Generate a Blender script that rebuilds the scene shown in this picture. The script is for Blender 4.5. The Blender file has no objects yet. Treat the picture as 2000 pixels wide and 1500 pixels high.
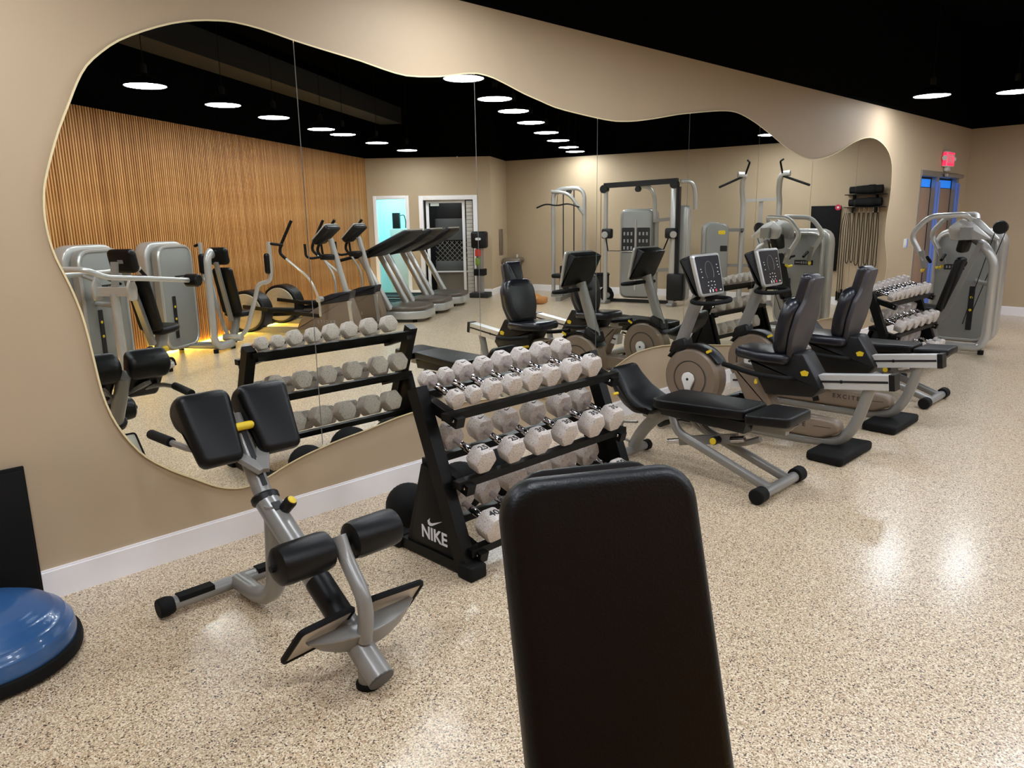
import bpy, bmesh, math, random
from math import radians as R, sin, cos, pi
from mathutils import Matrix, Vector as V
random.seed(7)
S = bpy.context.scene
COL = S.collection

# ------------------------------------------------------------------ camera, world, exposure
EYE = 1.6
CAM_Y = -3.5861
yaw, pit, rol = R(45.0388), R(12.4324), R(-0.9204)
F = V((cos(yaw)*cos(pit), sin(yaw)*cos(pit), -sin(pit)))
RT = V((sin(yaw), -cos(yaw), 0)); UP = RT.cross(F)
R2 = RT*cos(rol) + UP*sin(rol); U2 = -RT*sin(rol) + UP*cos(rol)
cd = bpy.data.cameras.new('camera'); co = bpy.data.objects.new('camera', cd); COL.objects.link(co)
cd.sensor_width = 36; cd.lens = 1466.35*36/2000; cd.clip_start = .05; cd.clip_end = 100
co.matrix_world = Matrix(((R2.x, U2.x, -F.x, 0), (R2.y, U2.y, -F.y, CAM_Y), (R2.z, U2.z, -F.z, EYE), (0, 0, 0, 1)))
S.camera = co
w = bpy.data.worlds.new('World'); S.world = w; w.use_nodes = True
w.node_tree.nodes['Background'].inputs[0].default_value = (.01, .012, .016, 1)
w.node_tree.nodes['Background'].inputs[1].default_value = 1
S.view_settings.view_transform = 'Standard'; S.view_settings.look = 'None'
S.view_settings.gamma = 1; S.view_settings.use_curve_mapping = False
S.view_settings.exposure = 0.0
LAMP = 62.0            # radiance of the lamp diffusers
S.cycles.max_bounces = 8; S.cycles.glossy_bounces = 4; S.cycles.diffuse_bounces = 4
S.cycles.caustics_reflective = True; S.cycles.blur_glossy = 1.0; S.cycles.sample_clamp_indirect = 18.0

# ------------------------------------------------------------------ materials
def lin(c):
    return tuple(((x/255)/12.92 if x/255 <= .04045 else ((x/255+.055)/1.055)**2.4) for x in c) + (1,)
MATS = {}
def P(name, col, rough=.5, metal=0., coat=0., noise=None, bump=None, emit=None, spec=None):
    m = bpy.data.materials.new(name); m.use_nodes = True; n = m.node_tree; b = n.nodes['Principled BSDF']
    c = lin(col); b.inputs['Base Color'].default_value = c
    b.inputs['Roughness'].default_value = rough; b.inputs['Metallic'].default_value = metal
    b.inputs['Coat Weight'].default_value = coat
    if spec is not None: b.inputs['Specular IOR Level'].default_value = spec
    tc = n.nodes.new('ShaderNodeTexCoord')
    if noise:
        sc, amt = noise
        t = n.nodes.new('ShaderNodeTexNoise'); t.inputs['Scale'].default_value = sc; t.inputs['Detail'].default_value = 4
        n.links.new(tc.outputs['Object'], t.inputs['Vector'])
        mx = n.nodes.new('ShaderNodeMix'); mx.data_type = 'RGBA'
        mx.inputs[6].default_value = tuple(x*(1-amt) for x in c[:3]) + (1,); mx.inputs[7].default_value = tuple(min(1, x*(1+amt)) for x in c[:3]) + (1,)
        n.links.new(t.outputs['Fac'], mx.inputs[0]); n.links.new(mx.outputs[2], b.inputs['Base Color'])
    if bump:
        sc, st = bump
        t = n.nodes.new('ShaderNodeTexNoise'); t.inputs['Scale'].default_value = sc; t.inputs['Detail'].default_value = 2
        n.links.new(tc.outputs['Object'], t.inputs['Vector'])
        bp = n.nodes.new('ShaderNodeBump'); bp.inputs['Strength'].default_value = st; bp.inputs['Distance'].default_value = .002
        n.links.new(t.outputs['Fac'], bp.inputs['Height']); n.links.new(bp.outputs[0], b.inputs['Normal'])
    if emit:
        b.inputs['Emission Color'].default_value = lin(emit[0]); b.inputs['Emission Strength'].default_value = emit[1]
    MATS[name] = m
    return m
P('wall_paint', (190, 169, 140), .62, noise=(1.3, .05), bump=(60, .12))
P('black_paint', (8, 8, 10), .9, spec=.05)
P('dark_duct', (34, 34, 35), .6)
P('white_trim', (250, 247, 248), .4)
P('cream_edge', (238, 222, 176), .5)
P('steel_gray', (138, 136, 132), .3, .2, noise=(6, .06))
P('silver', (184, 183, 179), .28, .4)
P('shroud_gray', (140, 140, 136), .33, .15)
P('rail_silver', (208, 207, 204), .36, .4)
P('black_vinyl', (7, 7, 8), .4, bump=(240, .25), spec=.28)
P('black_plastic', (11, 11, 12), .42, spec=.35)
P('black_rubber', (10, 10, 10), .75, bump=(150, .3), spec=.25)
P('rack_black', (7, 7, 7), .42, spec=.2)
P('chrome', (215, 212, 216), .12, 1.)
P('yellow', (222, 190, 40), .4)
P('taupe', (126, 110, 94), .4, .1, noise=(3, .05))
P('taupe_dark', (92, 82, 72), .42, .1)
P('plate_beige', (190, 182, 168), .45)
P('cap_gray', (72, 70, 68), .5)
P('disc_tan', (178, 164, 136), .4)
P('shell_gray', (58, 54, 57), .45)
P('navy_pad', (24, 25, 33), .3, bump=(200, .12))
P('white_plastic', (222, 220, 216), .3)
P('screen_black', (26, 26, 31), .25)
P('ink_black', (14, 13, 14), .5)
P('ink_white', (225, 225, 225), .5)
P('ink_brown', (58, 48, 42), .5)
P('ink_gray', (150, 150, 150), .5)
P('ink_red', (200, 40, 70), .5)
P('bosu_blue', (48, 92, 144), .3, coat=.3)
P('aluminium', (170, 168, 165), .3, .8)
P('door_panel', (158, 128, 104), .55)
P('blue_film', (110, 140, 225), .4)
P('blue_light', (40, 120, 200), .4, emit=((20, 110, 215), .9))
P('lamp_diffuser', (255, 255, 255), .5, emit=((240, 246, 255), LAMP))
P('led_yellow', (255, 240, 160), .5, emit=((255, 214, 84), 34.))
P('exit_red', (230, 40, 80), .4, emit=((255, 50, 90), 1.1))
P('tan_plush', (176, 120, 66), .9, noise=(30, .35))
P('shutter_gray', (96, 98, 98), .5, .3, noise=(2, .2))
P('bath_wall', (214, 226, 226), .5)
P('bath_light', (255, 255, 255), .5, emit=((120, 232, 245), 10.))
P('outdoor_dark', (30, 31, 32), .7)
P('white_tile', (205, 202, 194), .35)
P('wagon_cloth', (18, 18, 18), .9)
P('red_plastic', (205, 60, 50), .4)
P('green_plastic', (120, 150, 50), .4)
P('fountain_steel', (150, 142, 132), .3, .7)

def nt(name, rough=.5):
    m = bpy.data.materials.new(name); m.use_nodes = True; MATS[name] = m
    b = m.node_tree.nodes['Principled BSDF']; b.inputs['Roughness'].default_value = rough
    return m, m.node_tree, b
def ramp(n, stops, interp='CONSTANT'):
    r = n.nodes.new('ShaderNodeValToRGB'); e = r.color_ramp; e.interpolation = interp
    while len(e.elements) < len(stops): e.elements.new(.5)
    for el, (p_, c_) in zip(e.elements, stops): el.position = p_; el.color = lin(c_)
    return r
# flake epoxy floor
m, n, b = nt('flake_floor', .34)
b.inputs['Coat Weight'].default_value = .75; b.inputs['Coat Roughness'].default_value = .20; b.inputs['Coat IOR'].default_value = 1.5
tc = n.nodes.new('ShaderNodeTexCoord')
def vor(scale):
    v = n.nodes.new('ShaderNodeTexVoronoi'); v.inputs['Scale'].default_value = scale
    n.links.new(tc.outputs['Object'], v.inputs['Vector']); return v
def sepx(v):
    s = n.nodes.new('ShaderNodeSeparateColor'); n.links.new(v.outputs['Color'], s.inputs[0]); return s
v1 = vor(230); s1 = sepx(v1)
r1 = ramp(n, [(0, (206, 184, 150)), (.26, (232, 214, 184)), (.50, (184, 157, 121)), (.68, (246, 233, 208)), (.80, (158, 128, 95)), (.89, (206, 168, 140)), (.945, (92, 73, 55))])
n.links.new(s1.outputs[0], r1.inputs[0])
v2 = vor(195); s2 = sepx(v2)
r2 = ramp(n, [(0, (0, 0, 0)), (.95, (255, 255, 255))]); n.links.new(s2.outputs[1], r2.inputs[0])
mx = n.nodes.new('ShaderNodeMix'); mx.data_type = 'RGBA'; mx.inputs[7].default_value = lin((54, 38, 26))
n.links.new(r2.outputs[0], mx.inputs[0]); n.links.new(r1.outputs[0], mx.inputs[6]); n.links.new(mx.outputs[2], b.inputs['Base Color'])
bp = n.nodes.new('ShaderNodeBump'); bp.inputs['Strength'].default_value = .55; bp.inputs['Distance'].default_value = .0022
n.links.new(s1.outputs[1], bp.inputs['Height']); n.links.new(bp.outputs[0], b.inputs['Normal']); n.links.new(bp.outputs[0], b.inputs['Coat Normal'])
# speckled dumbbell urethane
m, n, b = nt('speckled_white', .5)
tc = n.nodes.new('ShaderNodeTexCoord')
v1 = vor(330); s1 = sepx(v1)
r1 = ramp(n, [(0, (206, 198, 190)), (.5, (196, 186, 178)), (.86, (172, 160, 152)), (.95, (120, 112, 106))])
n.links.new(s1.outputs[0], r1.inputs[0]); n.links.new(r1.outputs[0], b.inputs['Base Color'])
# wood slats
m, n, b = nt('slat_wood', .5)
tc = n.nodes.new('ShaderNodeTexCoord'); mp = n.nodes.new('ShaderNodeMapping'); mp.inputs['Scale'].default_value = (40, 40, 1.6)
n.links.new(tc.outputs['Object'], mp.inputs[0])
t = n.nodes.new('ShaderNodeTexNoise'); t.inputs['Scale'].default_value = 2.; t.inputs['Detail'].default_value = 5; n.links.new(mp.outputs[0], t.inputs['Vector'])
oi = n.nodes.new('ShaderNodeObjectInfo')
ad = n.nodes.new('ShaderNodeMath'); ad.operation = 'MULTIPLY_ADD'; ad.inputs[1].default_value = .35; n.links.new(oi.outputs['Random'], ad.inputs[0]); n.links.new(t.outputs['Fac'], ad.inputs[2])
r1 = ramp(n, [(.3, (150, 94, 42)), (.62, (190, 132, 70)), (.95, (212, 158, 96))], 'LINEAR'); n.links.new(ad.outputs[0], r1.inputs[0]); n.links.new(r1.outputs[0], b.inputs['Base Color'])
P('slat_backing', (16, 8, 3), .9)
# mirror
m, n, b = nt('mirror_glass', .0)
b.inputs['Base Color'].default_value = (.92, .935, .875, 1); b.inputs['Metallic'].default_value = 1
# clear glass
m, n, b = nt('clear_glass', .02)
b.inputs['Transmission Weight'].default_value = 1; b.inputs['Base Color'].default_value = (.8, .85, .85, 1); b.inputs['IOR'].default_value = 1.02

# ------------------------------------------------------------------ geometry helpers
def fillet(pts, fil, k=4, closed=False):
    pts = [V(p_) for p_ in pts]; out = []; N = len(pts)
    for i, p_ in enumerate(pts):
        if not closed and (i == 0 or i == N-1): out.append(p_); continue
        a, c = pts[i-1], pts[(i+1) % N]; f_ = fil[i] if isinstance(fil, (list, tuple)) else fil
        d = min(f_, (a-p_).length*.49, (c-p_).length*.49)
        if d < 1e-5: out.append(p_); continue
        A = p_ + (a-p_).normalized()*d; C = p_ + (c-p_).normalized()*d
        for j in range(k+1):
            t_ = j/k; out.append(A*(1-t_)**2 + p_*2*t_*(1-t_) + C*t_*t_)
    return out
def rrect(w_, h_, r=.01, k=3, cx=0, cy=0):
    r = min(r, w_*.49, h_*.49)
    o = []
    for sx, sy, a0 in ((1, -1, -90), (1, 1, 0), (-1, 1, 90), (-1, -1, 180)):
        for j in range(k+1):
            a = R(a0 + 90*j/k); o.append((cx + sx*(w_/2-r) + r*cos(a), cy + sy*(h_/2-r) + r*sin(a)))
    return o
def rpoly(pts, r, k=3):
    return [(p_.x, p_.y) for p_ in fillet([(x, y, 0) for x, y in pts], r, k, True)]
def circ(r, n=24, cx=0, cy=0): return [(cx+r*cos(2*pi*i/n), cy+r*sin(2*pi*i/n)) for i in range(n)]
def fr(o, x, y):
    x = V(x).normalized(); z = x.cross(V(y)).normalized(); y = z.cross(x)
    return Matrix(((x.x, y.x, z.x, o[0]), (x.y, y.y, z.y, o[1]), (x.z, y.z, z.z, o[2]), (0, 0, 0, 1)))
def T(x=0, y=0, z=0): return Matrix.Translation((x, y, z))
def RX(a): return Matrix.Rotation(R(a), 4, 'X')
def RY(a): return Matrix.Rotation(R(a), 4, 'Y')
def RZ(a): return Matrix.Rotation(R(a), 4, 'Z')
YZ = fr((0, 0, 0), (0, 1, 0), (0, 0, 1))       # local xy -> world yz, extrude +x
XZ = fr((0, 0, 0), (1, 0, 0), (0, 0, 1))       # local xy -> world xz, extrude -y

class G:
    def __init__(s): s.v = []; s.f = []
    def add(s, vs, fs):
        o = len(s.v); s.v += [tuple(x) for x in vs]; s.f += [[i+o for i in f_] for f_ in fs]; return s
    def slab(s, out, h, er=.006, M=None, k=2, z0=0):
        out = [V((a[0], a[1])) for a in out]; n_ = len(out)
        A = sum(out[i].x*out[(i+1) % n_].y - out[(i+1) % n_].x*out[i].y for i in range(n_))
        if A < 0: out.reverse()
        nr = []
        for i in range(n_):
            e1 = (out[i]-out[i-1]); e2 = (out[(i+1) % n_]-out[i])
            e1 = e1.normalized() if e1.length > 1e-9 else e2.normalized(); e2 = e2.normalized() if e2.length > 1e-9 else e1
            m_ = V((e1.y, -e1.x)) + V((e2.y, -e2.x)); m_ = m_.normalized() if m_.length > 1e-6 else V((e1.y, -e1.x))
            c_ = max(.5, m_.dot(V((e1.y, -e1.x)))); nr.append(m_/c_)
        er = min(er, h*.499)
        lev = [(0., 0.)] if er <= 0 else [(er*(1-sin(pi/2*j/k)), er*(1-cos(pi/2*j/k))) for j in range(k+1)]
        rings = [(i_, z_) for i_, z_ in lev] + [(i_, h-z_) for i_, z_ in reversed(lev)]
        vs = []
        for i_, z_ in rings:
            for p_, q in zip(out, nr): vs.append(V((p_.x-q.x*i_, p_.y-q.y*i_, z0+z_)))
        if M is not None: vs = [M @ x for x in vs]
        L = len(rings)
        fs = [[j*n_+i, j*n_+(i+1) % n_, (j+1)*n_+(i+1) % n_, (j+1)*n_+i] for j in range(L-1) for i in range(n_)]
        fs += [list(range(n_-1, -1, -1)), [(L-1)*n_+i for i in range(n_)]]
        return s.add(vs, fs)
    def box(s, c, size, er=.004, M=None, k=1, cr=None):
        m_ = T(*c) if M is None else M @ T(*c)
        return s.slab(rrect(size[0], size[1], er if cr is None else cr, 2 if er > .004 else 1), size[2], er, m_ @ T(0, 0, -size[2]/2), k)
    def tube(s, pts, r, fil=.06, n=10, ry=None, up=None, k=4, rs=None, closed=False):
        pts = fillet(pts, fil, k, closed); N = len(pts); ry = ry or r
        tg = []
        for i in range(N):
            a = pts[i-1] if (i > 0 or closed) else pts[i]; c = pts[(i+1) % N] if (i < N-1 or closed) else pts[i]
            tg.append((c-a).normalized())
        u = V(up) if up else (V((0, 0, 1)) if abs(tg[0].z) < .9 else V((1, 0, 0)))
        vs = []
        for i in range(N):
            if up: u = V(up)
            x = u - tg[i]*u.dot(tg[i])
            if x.length < 1e-4: x = tg[i].orthogonal()
            x.normalize(); u = x; y = tg[i].cross(x); f_ = rs[min(len(rs)-1, int(i*len(rs)/N))] if rs else 1
            for j in range(n):
                a = 2*pi*j/n + pi/n; vs.append(pts[i] + x*ry*cos(a)*f_ + y*r*sin(a)*f_)
        e = N if closed else N-1
        fs = [[i*n+j, i*n+(j+1) % n, ((i+1) % N)*n+(j+1) % n, ((i+1) % N)*n+j] for i in range(e) for j in range(n)]
        if not closed: fs += [list(range(n-1, -1, -1)), [(N-1)*n+j for j in range(n)]]
        return s.add(vs, fs)
    def bar(s, pts, w_, h_, up=(0, 0, 1), fil=.02):
        return s.tube(pts, w_*.7071, fil, 4, h_*.7071, up)
    def lathe(s, prof, M=None, n=20):
        vs = []; fs = []
        for r, z in prof:
            for j in range(n):
                a = 2*pi*j/n; p_ = V((r*cos(a), r*sin(a), z)); vs.append(M @ p_ if M else p_)
        for i in range(len(prof)-1):
            for j in range(n): fs.append([i*n+j, i*n+(j+1) % n, (i+1)*n+(j+1) % n, (i+1)*n+j])
        fs.append(list(range(n-1, -1, -1))); fs.append([(len(prof)-1)*n+j for j in range(n)])
        return s.add(vs, fs)
    def cyl(s, a, c, r, r2=None, n=16, er=.003):
        a = V(a); c = V(c); d = c-a; L = d.length; q = d.normalized().to_track_quat('Z', 'Y').to_matrix().to_4x4(); r2 = r if r2 is None else r2
        er = min(er, r*.4, r2*.4, L*.3)
        return s.lathe([(r-er, 0), (r, er), (r2, L-er), (r2-er, L)], T(*a) @ q, n)
    def ball(s, c, r, n=16, sz=1.):
        return s.lathe([(max(1e-4, r*sin(pi*i/n)), -r*cos(pi*i/n)*sz) for i in range(n+1)], T(*c), n+4)

def mesh(name, g, mat):
    me = bpy.data.meshes.new(name); me.from_pydata(g.v, [], g.f); me.update()
    me.polygons.foreach_set('use_smooth', [True]*len(me.polygons))
    me.set_sharp_from_angle(angle=R(38)); me.materials.append(MATS[mat]); return me
def part(name, g, mat, parent=None, label=None):
    o = bpy.data.objects.new(name, mesh(name, g, mat)); COL.objects.link(o)
    if parent: o.parent = parent
    if label: o['label'] = label
    return o
def tag(o, label, cat, group=None, kind=None):
    o['label'] = label; o['category'] = cat
    if group: o['group'] = group
    if kind: o['kind'] = kind
    return o
def thing(name, label, cat, loc=(0, 0, 0), rz=0, group=None):
    o = bpy.data.objects.new(name, None); COL.objects.link(o); o.location = loc; o.rotation_euler = (0, 0, R(rz)); o.empty_display_size = .1
    return tag(o, label, cat, group)
def struct(name, g, mat, parent=None):
    o = part(name, g, mat, parent)
    if not parent: o['kind'] = 'structure'
    return o
def dup(o, parent=None, top=True):
    c = o.copy(); COL.objects.link(c)
    if parent: c.parent = parent
    for ch in [x for x in COL.objects if x.parent == o]: dup(ch, c, False)
    return c
FONTS = {}
def text_mesh(body, size, ext=.0006):
    key = (body, size)
    if key not in FONTS:
        cu = bpy.data.curves.new('lettering', 'FONT'); cu.body = body; cu.size = size; cu.extrude = ext; cu.align_x = 'CENTER'; cu.align_y = 'CENTER'; cu.resolution_u = 3
        cu.offset = size*.026
        ob = bpy.data.objects.new('lettering', cu); COL.objects.link(ob)
        dg = bpy.context.evaluated_depsgraph_get(); me = bpy.data.meshes.new_from_object(ob.evaluated_get(dg)); me.materials.clear()
        bpy.data.objects.remove(ob); FONTS[key] = me
    return FONTS[key]
def text(name, body, size, M, mat, parent, sx=1.):
    me = text_mesh(body, size).copy(); me.transform(M @ Matrix.Diagonal((sx, 1, 1, 1))); me.materials.append(MATS[mat])
    o = bpy.data.objects.new(name, me); COL.objects.link(o); o.parent = parent; return o
def swoosh(s=1.):
    up = [(-.5, -.02), (-.47, -.17), (-.36, -.22), (-.2, -.19), (.5, .2)]
    lo = [(-.18, -.06), (-.3, -.07), (-.36, .0), (-.33, .14)]
    return [(x*s, y*s) for x, y in up + lo]
ORD = ['first', 'second', 'third', 'fourth', 'fifth', 'sixth', 'seventh', 'eighth', 'ninth', 'tenth', 'eleventh']

# ------------------------------------------------------------------ plan: corner points (mirror wall is y = 0, room is y < 0)
H = 2.857; HT = 4.3
PC = [V((13.86, 0)), V((13.35, -4.35)), V((12.3, -8.85)), V((11.1, -8.1)), V((9.3, -10.0)), V((-1.6, -2.92)), V((-1.6, 0))]
ca, sa = cos(R(33)), sin(R(33))
O2 = V((9.3, -10.0)); AR = V((-ca, sa)); BR = V((sa, ca))
def GR(s_, t_): q = O2 + AR*s_ + BR*t_; return (q.x, q.y)

MIRROR = [(0.894, 1.715), (0.908, 1.78), (0.945, 1.886), (0.983, 1.981), (1.037, 2.095), (1.073, 2.17), (1.117, 2.24), (1.179, 2.3), (1.256, 2.357), (1.364, 2.411), (1.482, 2.458), (1.59, 2.487), (1.691, 2.503), (1.777, 2.509), (1.909, 2.5), (2.069, 2.475), (2.249, 2.452), (2.464, 2.427), (2.611, 2.403), (2.767, 2.387), (2.952, 2.402), (3.069, 2.42), (3.19, 2.445), (3.282, 2.458), (3.341, 2.46), (3.444, 2.45), (3.578, 2.419), (3.718, 2.384), (3.864, 2.356), (4.016, 2.327), (4.231, 2.308), (4.476, 2.293), (4.638, 2.287), (4.762, 2.291), (4.956, 2.309), (5.227, 2.35), (5.516, 2.4), (5.698, 2.425), (5.945, 2.457), (6.185, 2.484), (6.379, 2.496), (6.54, 2.486), (6.734, 2.452), (6.912, 2.41), (7.195, 2.33), (7.446, 2.255), (7.706, 2.196), (7.921, 2.165), (8.138, 2.157), (8.367, 2.179), (8.622, 2.226), (8.887, 2.298), (9.157, 2.382), (9.419, 2.442), (9.651, 2.471), (9.873, 2.465), (10.109, 2.419), (10.325, 2.329), (10.456, 2.198), (10.492, 2.06), (10.502, 1.878), (10.484, 1.709), (10.448, 1.568), (10.435, 1.425), (10.443, 1.282), (10.5, 1.165), (10.566, 1.033), (10.605, 0.9), (10.595, 0.79), (10.54, 0.66), (10.421, 0.513), (10.199, 0.4), (9.95, 0.35), (9.6, 0.345), (9.049, 0.385), (8.623, 0.41), (8.1, 0.375), (7.598, 0.345), (7.035, 0.345), (6.609, 0.371), (6.2, 0.425), (5.806, 0.479), (5.615, 0.501), (5.385, 0.522), (5.166, 0.524), (5.0, 0.512), (4.862, 0.48), (4.721, 0.434), (4.623, 0.404), (4.52, 0.37), (4.297, 0.335), (4.05, 0.325), (3.796, 0.35), (3.62, 0.385), (3.451, 0.415), (3.208, 0.442), (2.958, 0.458), (2.687, 0.458), (2.503, 0.439), (2.343, 0.417), (2.191, 0.401), (2.074, 0.383), (1.96, 0.362), (1.837, 0.33), (1.749, 0.3), (1.637, 0.276), (1.561, 0.282), (1.481, 0.312), (1.417, 0.351), (1.346, 0.399), (1.277, 0.445), (1.19, 0.515), (1.129, 0.582), (1.074, 0.675), (1.035, 0.77), (1.01, 0.88), (0.998, 1.0), (0.986, 1.13), (0.972, 1.235), (0.948, 1.336), (0.93, 1.395), (0.907, 1.466), (0.892, 1.541), (0.887, 1.634)]
def smooth(ps):
    out = []; n_ = len(ps)
    for i in range(n_):
        a, b_, c, d = ps[i-1], ps[i], ps[(i+1) % n_], ps[(i+2) % n_]
        out.append(b_)
        out.append(tuple((-a[k]+9*b_[k]+9*c[k]-d[k])/16 for k in (0, 1)))
    return out
MIRROR = smooth(MIRROR)
SEAMS = [2.075, 3.283, 4.478, 5.70, 6.92, 8.125, 9.34]

# ------------------------------------------------------------------ room shell
def wall(name, a, c, mat, z0=0., z1=H, th=.12, holes=()):
    """wall from a to c (room on the left of a->c when looking down is outside); holes = (u0,u1,ztop)"""
    a = V(a); c = V(c); d = (c-a); L = d.length; d.normalize(); nn = V((-d.y, d.x))   # outward
    M = Matrix(((d.x, 0, nn.x, a.x), (d.y, 0, nn.y, a.y), (0, 1, 0, 0), (0, 0, 0, 1)))
    g = G(); u = 0
    def quad(u0, u1, za, zb):
        if u1-u0 > 1e-4: g.slab([(u0, za), (u1, za), (u1, zb), (u0, zb)], th, 0, M)
    for h0, h1, hz in sorted(holes):
        quad(u, h0, z0, z1); quad(h0, h1, hz, z1); u = h1
    quad(u, L, z0, z1)
    return struct(name, g, mat), M
order = PC[::-1]   # clockwise from the left end of the mirror wall
struct('floor', G().slab([(-2.2, .2), (-2.2, -4), (8.4, -12.4), (14.4, -12.4), (14.4, .2)], .1, 0, T(0, 0, -.1)), 'flake_floor')
struct('ceiling', G().slab([(-2.2, .4), (-2.2, -4), (8.4, -12.4), (14.4, -12.4), (14.4, .4)], .1, 0, T(0, 0, HT)), 'black_paint')
DOOR = (11.66, 13.42, 2.17)
names = ['mirror', 'right', 'far', 'return', 'doorways', 'slats', 'left']
segs = [((-1.6, 0), (13.86, 0))] + [(PC[i], PC[i+1]) for i in range(6)]
WM = {}
for nm, (a, c) in zip(names, segs):
    hl = ()
    if nm == 'mirror': hl = [(DOOR[0]+1.6, DOOR[1]+1.6, DOOR[2])]
    if nm == 'doorways':
        L = (PC[4]-PC[3]).length; hl = [(L-.83, L-.22, 2.03), (L-2.24, L-1.20, 2.0)]
    mat = 'slat_backing' if nm == 'slats' else 'wall_paint'
    o, WM[nm] = wall('wall_'+nm, a, c, mat, holes=hl); 
    struct_o, _ = wall('wall_%s_upper' % nm, a, c, 'black_paint', z0=H, z1=HT+.05)
    WM[nm+'_o'] = o
# baseboards: small boards standing proud of each painted wall
def base(nm, u0, u1, idx):
    M = WM[nm]
    g = G().slab([(u0, 0), (u1, 0), (u1, .128), (u0, .128)], .016, 0, M @ T(0, 0, -.016))
    g.slab([(u0, .128), (u1, .128), (u1, .137), (u0, .137)], .010, 0, M @ T(0, 0, -.010))
    struct('baseboard_%s' % idx, g, 'white_trim')
base('mirror', 0, DOOR[0]+1.6-.05, 'mirror'); base('mirror', DOOR[1]+1.6+.05, 15.46-.02, 'corner')
base('right', .02, 4.37, 'right'); base('far', .0, 4.62, 'far'); base('return', .0, 1.41, 'return')
L4 = (PC[4]-PC[3]).length
base('doorways', 0, L4-2.31, 'doorways'); base('doorways', L4-1.13, L4-.90, 'between_doorways'); base('left', .05, 2.9, 'left')

# slat wall: one slat object each, 4 cm apart
SL = V((PC[5].x-PC[4].x, PC[5].y-PC[4].y)); LS = SL.length; Ms = WM['slats']
pitch = .0405
sm = mesh('wood_slat', G().slab(rrect(.0215, .030, .003, 1), H-.0, .0, Matrix(((1, 0, 0, 0), (0, 1, 0, 0), (0, 0, 1, 0), (0, 0, 0, 1)))), 'slat_wood')
sl_dir = SL.normalized(); nin = V((sl_dir.y, -sl_dir.x))
rotz = math.atan2(sl_dir.y, sl_dir.x); cnt = int(LS/pitch)
rest = G()
for i in range(cnt):
    u = .02 + i*pitch; q = PC[4] + sl_dir*u + nin*.0155
    if u < 10.6:
        o = bpy.data.objects.new('wood_slat', sm); COL.objects.link(o); o.location = (q.x, q.y, 0); o.rotation_euler = (0, 0, rotz); o.parent = WM['slats_o']
    else:
        rest.slab(rrect(.0215, .030, .003, 1), H, 0, T(q.x, q.y, 0) @ Matrix.Rotation(rotz, 4, 'Z'))
o = part('slat_field', rest, 'slat_wood', WM['slats_o']); o['kind'] = 'stuff'
# warm light strip along the foot of the slats
a = PC[4] + nin*.042; c = PC[4] + sl_dir*9.9 + nin*.042
g = G().bar([(a.x+sl_dir.x*.1, a.y+sl_dir.y*.1, .012), (c.x-sl_dir.x*.6, c.y-sl_dir.y*.6, .012)], .014, .02)
struct('trim_1', g, 'led_yellow')

# ------------------------------------------------------------------ mirror on the wall
mt = thing('wall_mirror', 'large wavy-edged wall mirror in tall glass panels with a cream rim', 'mirror', (0, 0, 0))
def clip(poly, x0, x1):
    def cut(ps, keep, x):
        out = []
        for i in range(len(ps)):
            a, c = ps[i], ps[(i+1) % len(ps)]
            ia, ic = keep(a[0]), keep(c[0])
            if ia: out.append(a)
            if ia != ic:
                t_ = (x-a[0])/(c[0]-a[0]); out.append((x, a[1]+t_*(c[1]-a[1])))
        return out
    return cut(cut(poly, lambda v: v >= x0, x0), lambda v: v <= x1, x1)
edges = [0] + SEAMS + [12]
for i in range(len(edges)-1):
    pl = clip(MIRROR, edges[i]+(.0024 if i else 0), edges[i+1]-(.0024 if i < 7 else 0))
    part('mirror_panel', G().slab(pl, .005, 0, XZ @ T(0, 0, .012)), 'mirror_glass', mt)
bk = G()
for i in range(len(edges)-1): bk.slab(clip(MIRROR, edges[i], edges[i+1]), .0105, 0, XZ @ T(0, 0, .001))
part('backing_board', bk, 'ink_gray', mt)
rim = G().tube([(x, -.0125, z) for x, z in MIRROR], .011, .0, 4, .006, up=(0, 1, 0), closed=True)
part('rim', rim, 'cream_edge', mt)

# ------------------------------------------------------------------ pendant lamps
def pendant():
    t = thing('pendant_lamp', '', 'lamp')
    pr = [(.028, .12), (.034, .11), (.05, .10), (.09, .088), (.14, .062), (.18, .026), (.2, 0), (.197, 0), (.176, .022), (.136, .054), (.086, .078), (.045, .09), (.02, .095)]
    part('lamp_shade', G().lathe(pr, None, 28), 'black_plastic', t)
    part('socket_cap', G().lathe([(.024, .115), (.03, .12), (.03, .19), (.022, .205), (.008, .215)], None, 14), 'dark_duct', t)
    part('cord', G().cyl((0, 0, .21), (0, 0, HT-2.91), .004, n=6), 'black_plastic', t)
    part('diffuser', G().lathe([(.191, .010), (.19, .004), (.187, .003)], None, 28), 'lamp_diffuser', t)
    return t
lamps = []
for s_ in (12.2, 10.9, 9.6, 8.32, 7.0, 5.86, 4.5, 3.75, 2.35, .8): lamps.append((s_, 1.24, 'slat'))  # first entry is an extra unseen lamp, added to light the left side
for s_ in (10.4, 9.1, 7.79, 6.48, 5.45, 4.24, 2.9, 1.61, .25, -.75): lamps.append((s_, 4.3, 'mid'))
for s_, t_ in ((4.56, 8.31), (3.78, 7.93), (2.1, 7.88)): lamps.append((s_, t_, 'right'))  # last entry is added out of view to brighten the far right wall
lamps.append((1.24, 7.86, 'far'))
lamps.append((12.35, 2.85, 'left'))  # fill lamp added out of view, brightens the left wall and floor
proto = pendant(); k_ = {}
RN = {'slat': 'row by the slats', 'mid': 'row over the middle', 'right': 'row near the exit', 'far': 'far corner'}
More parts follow.
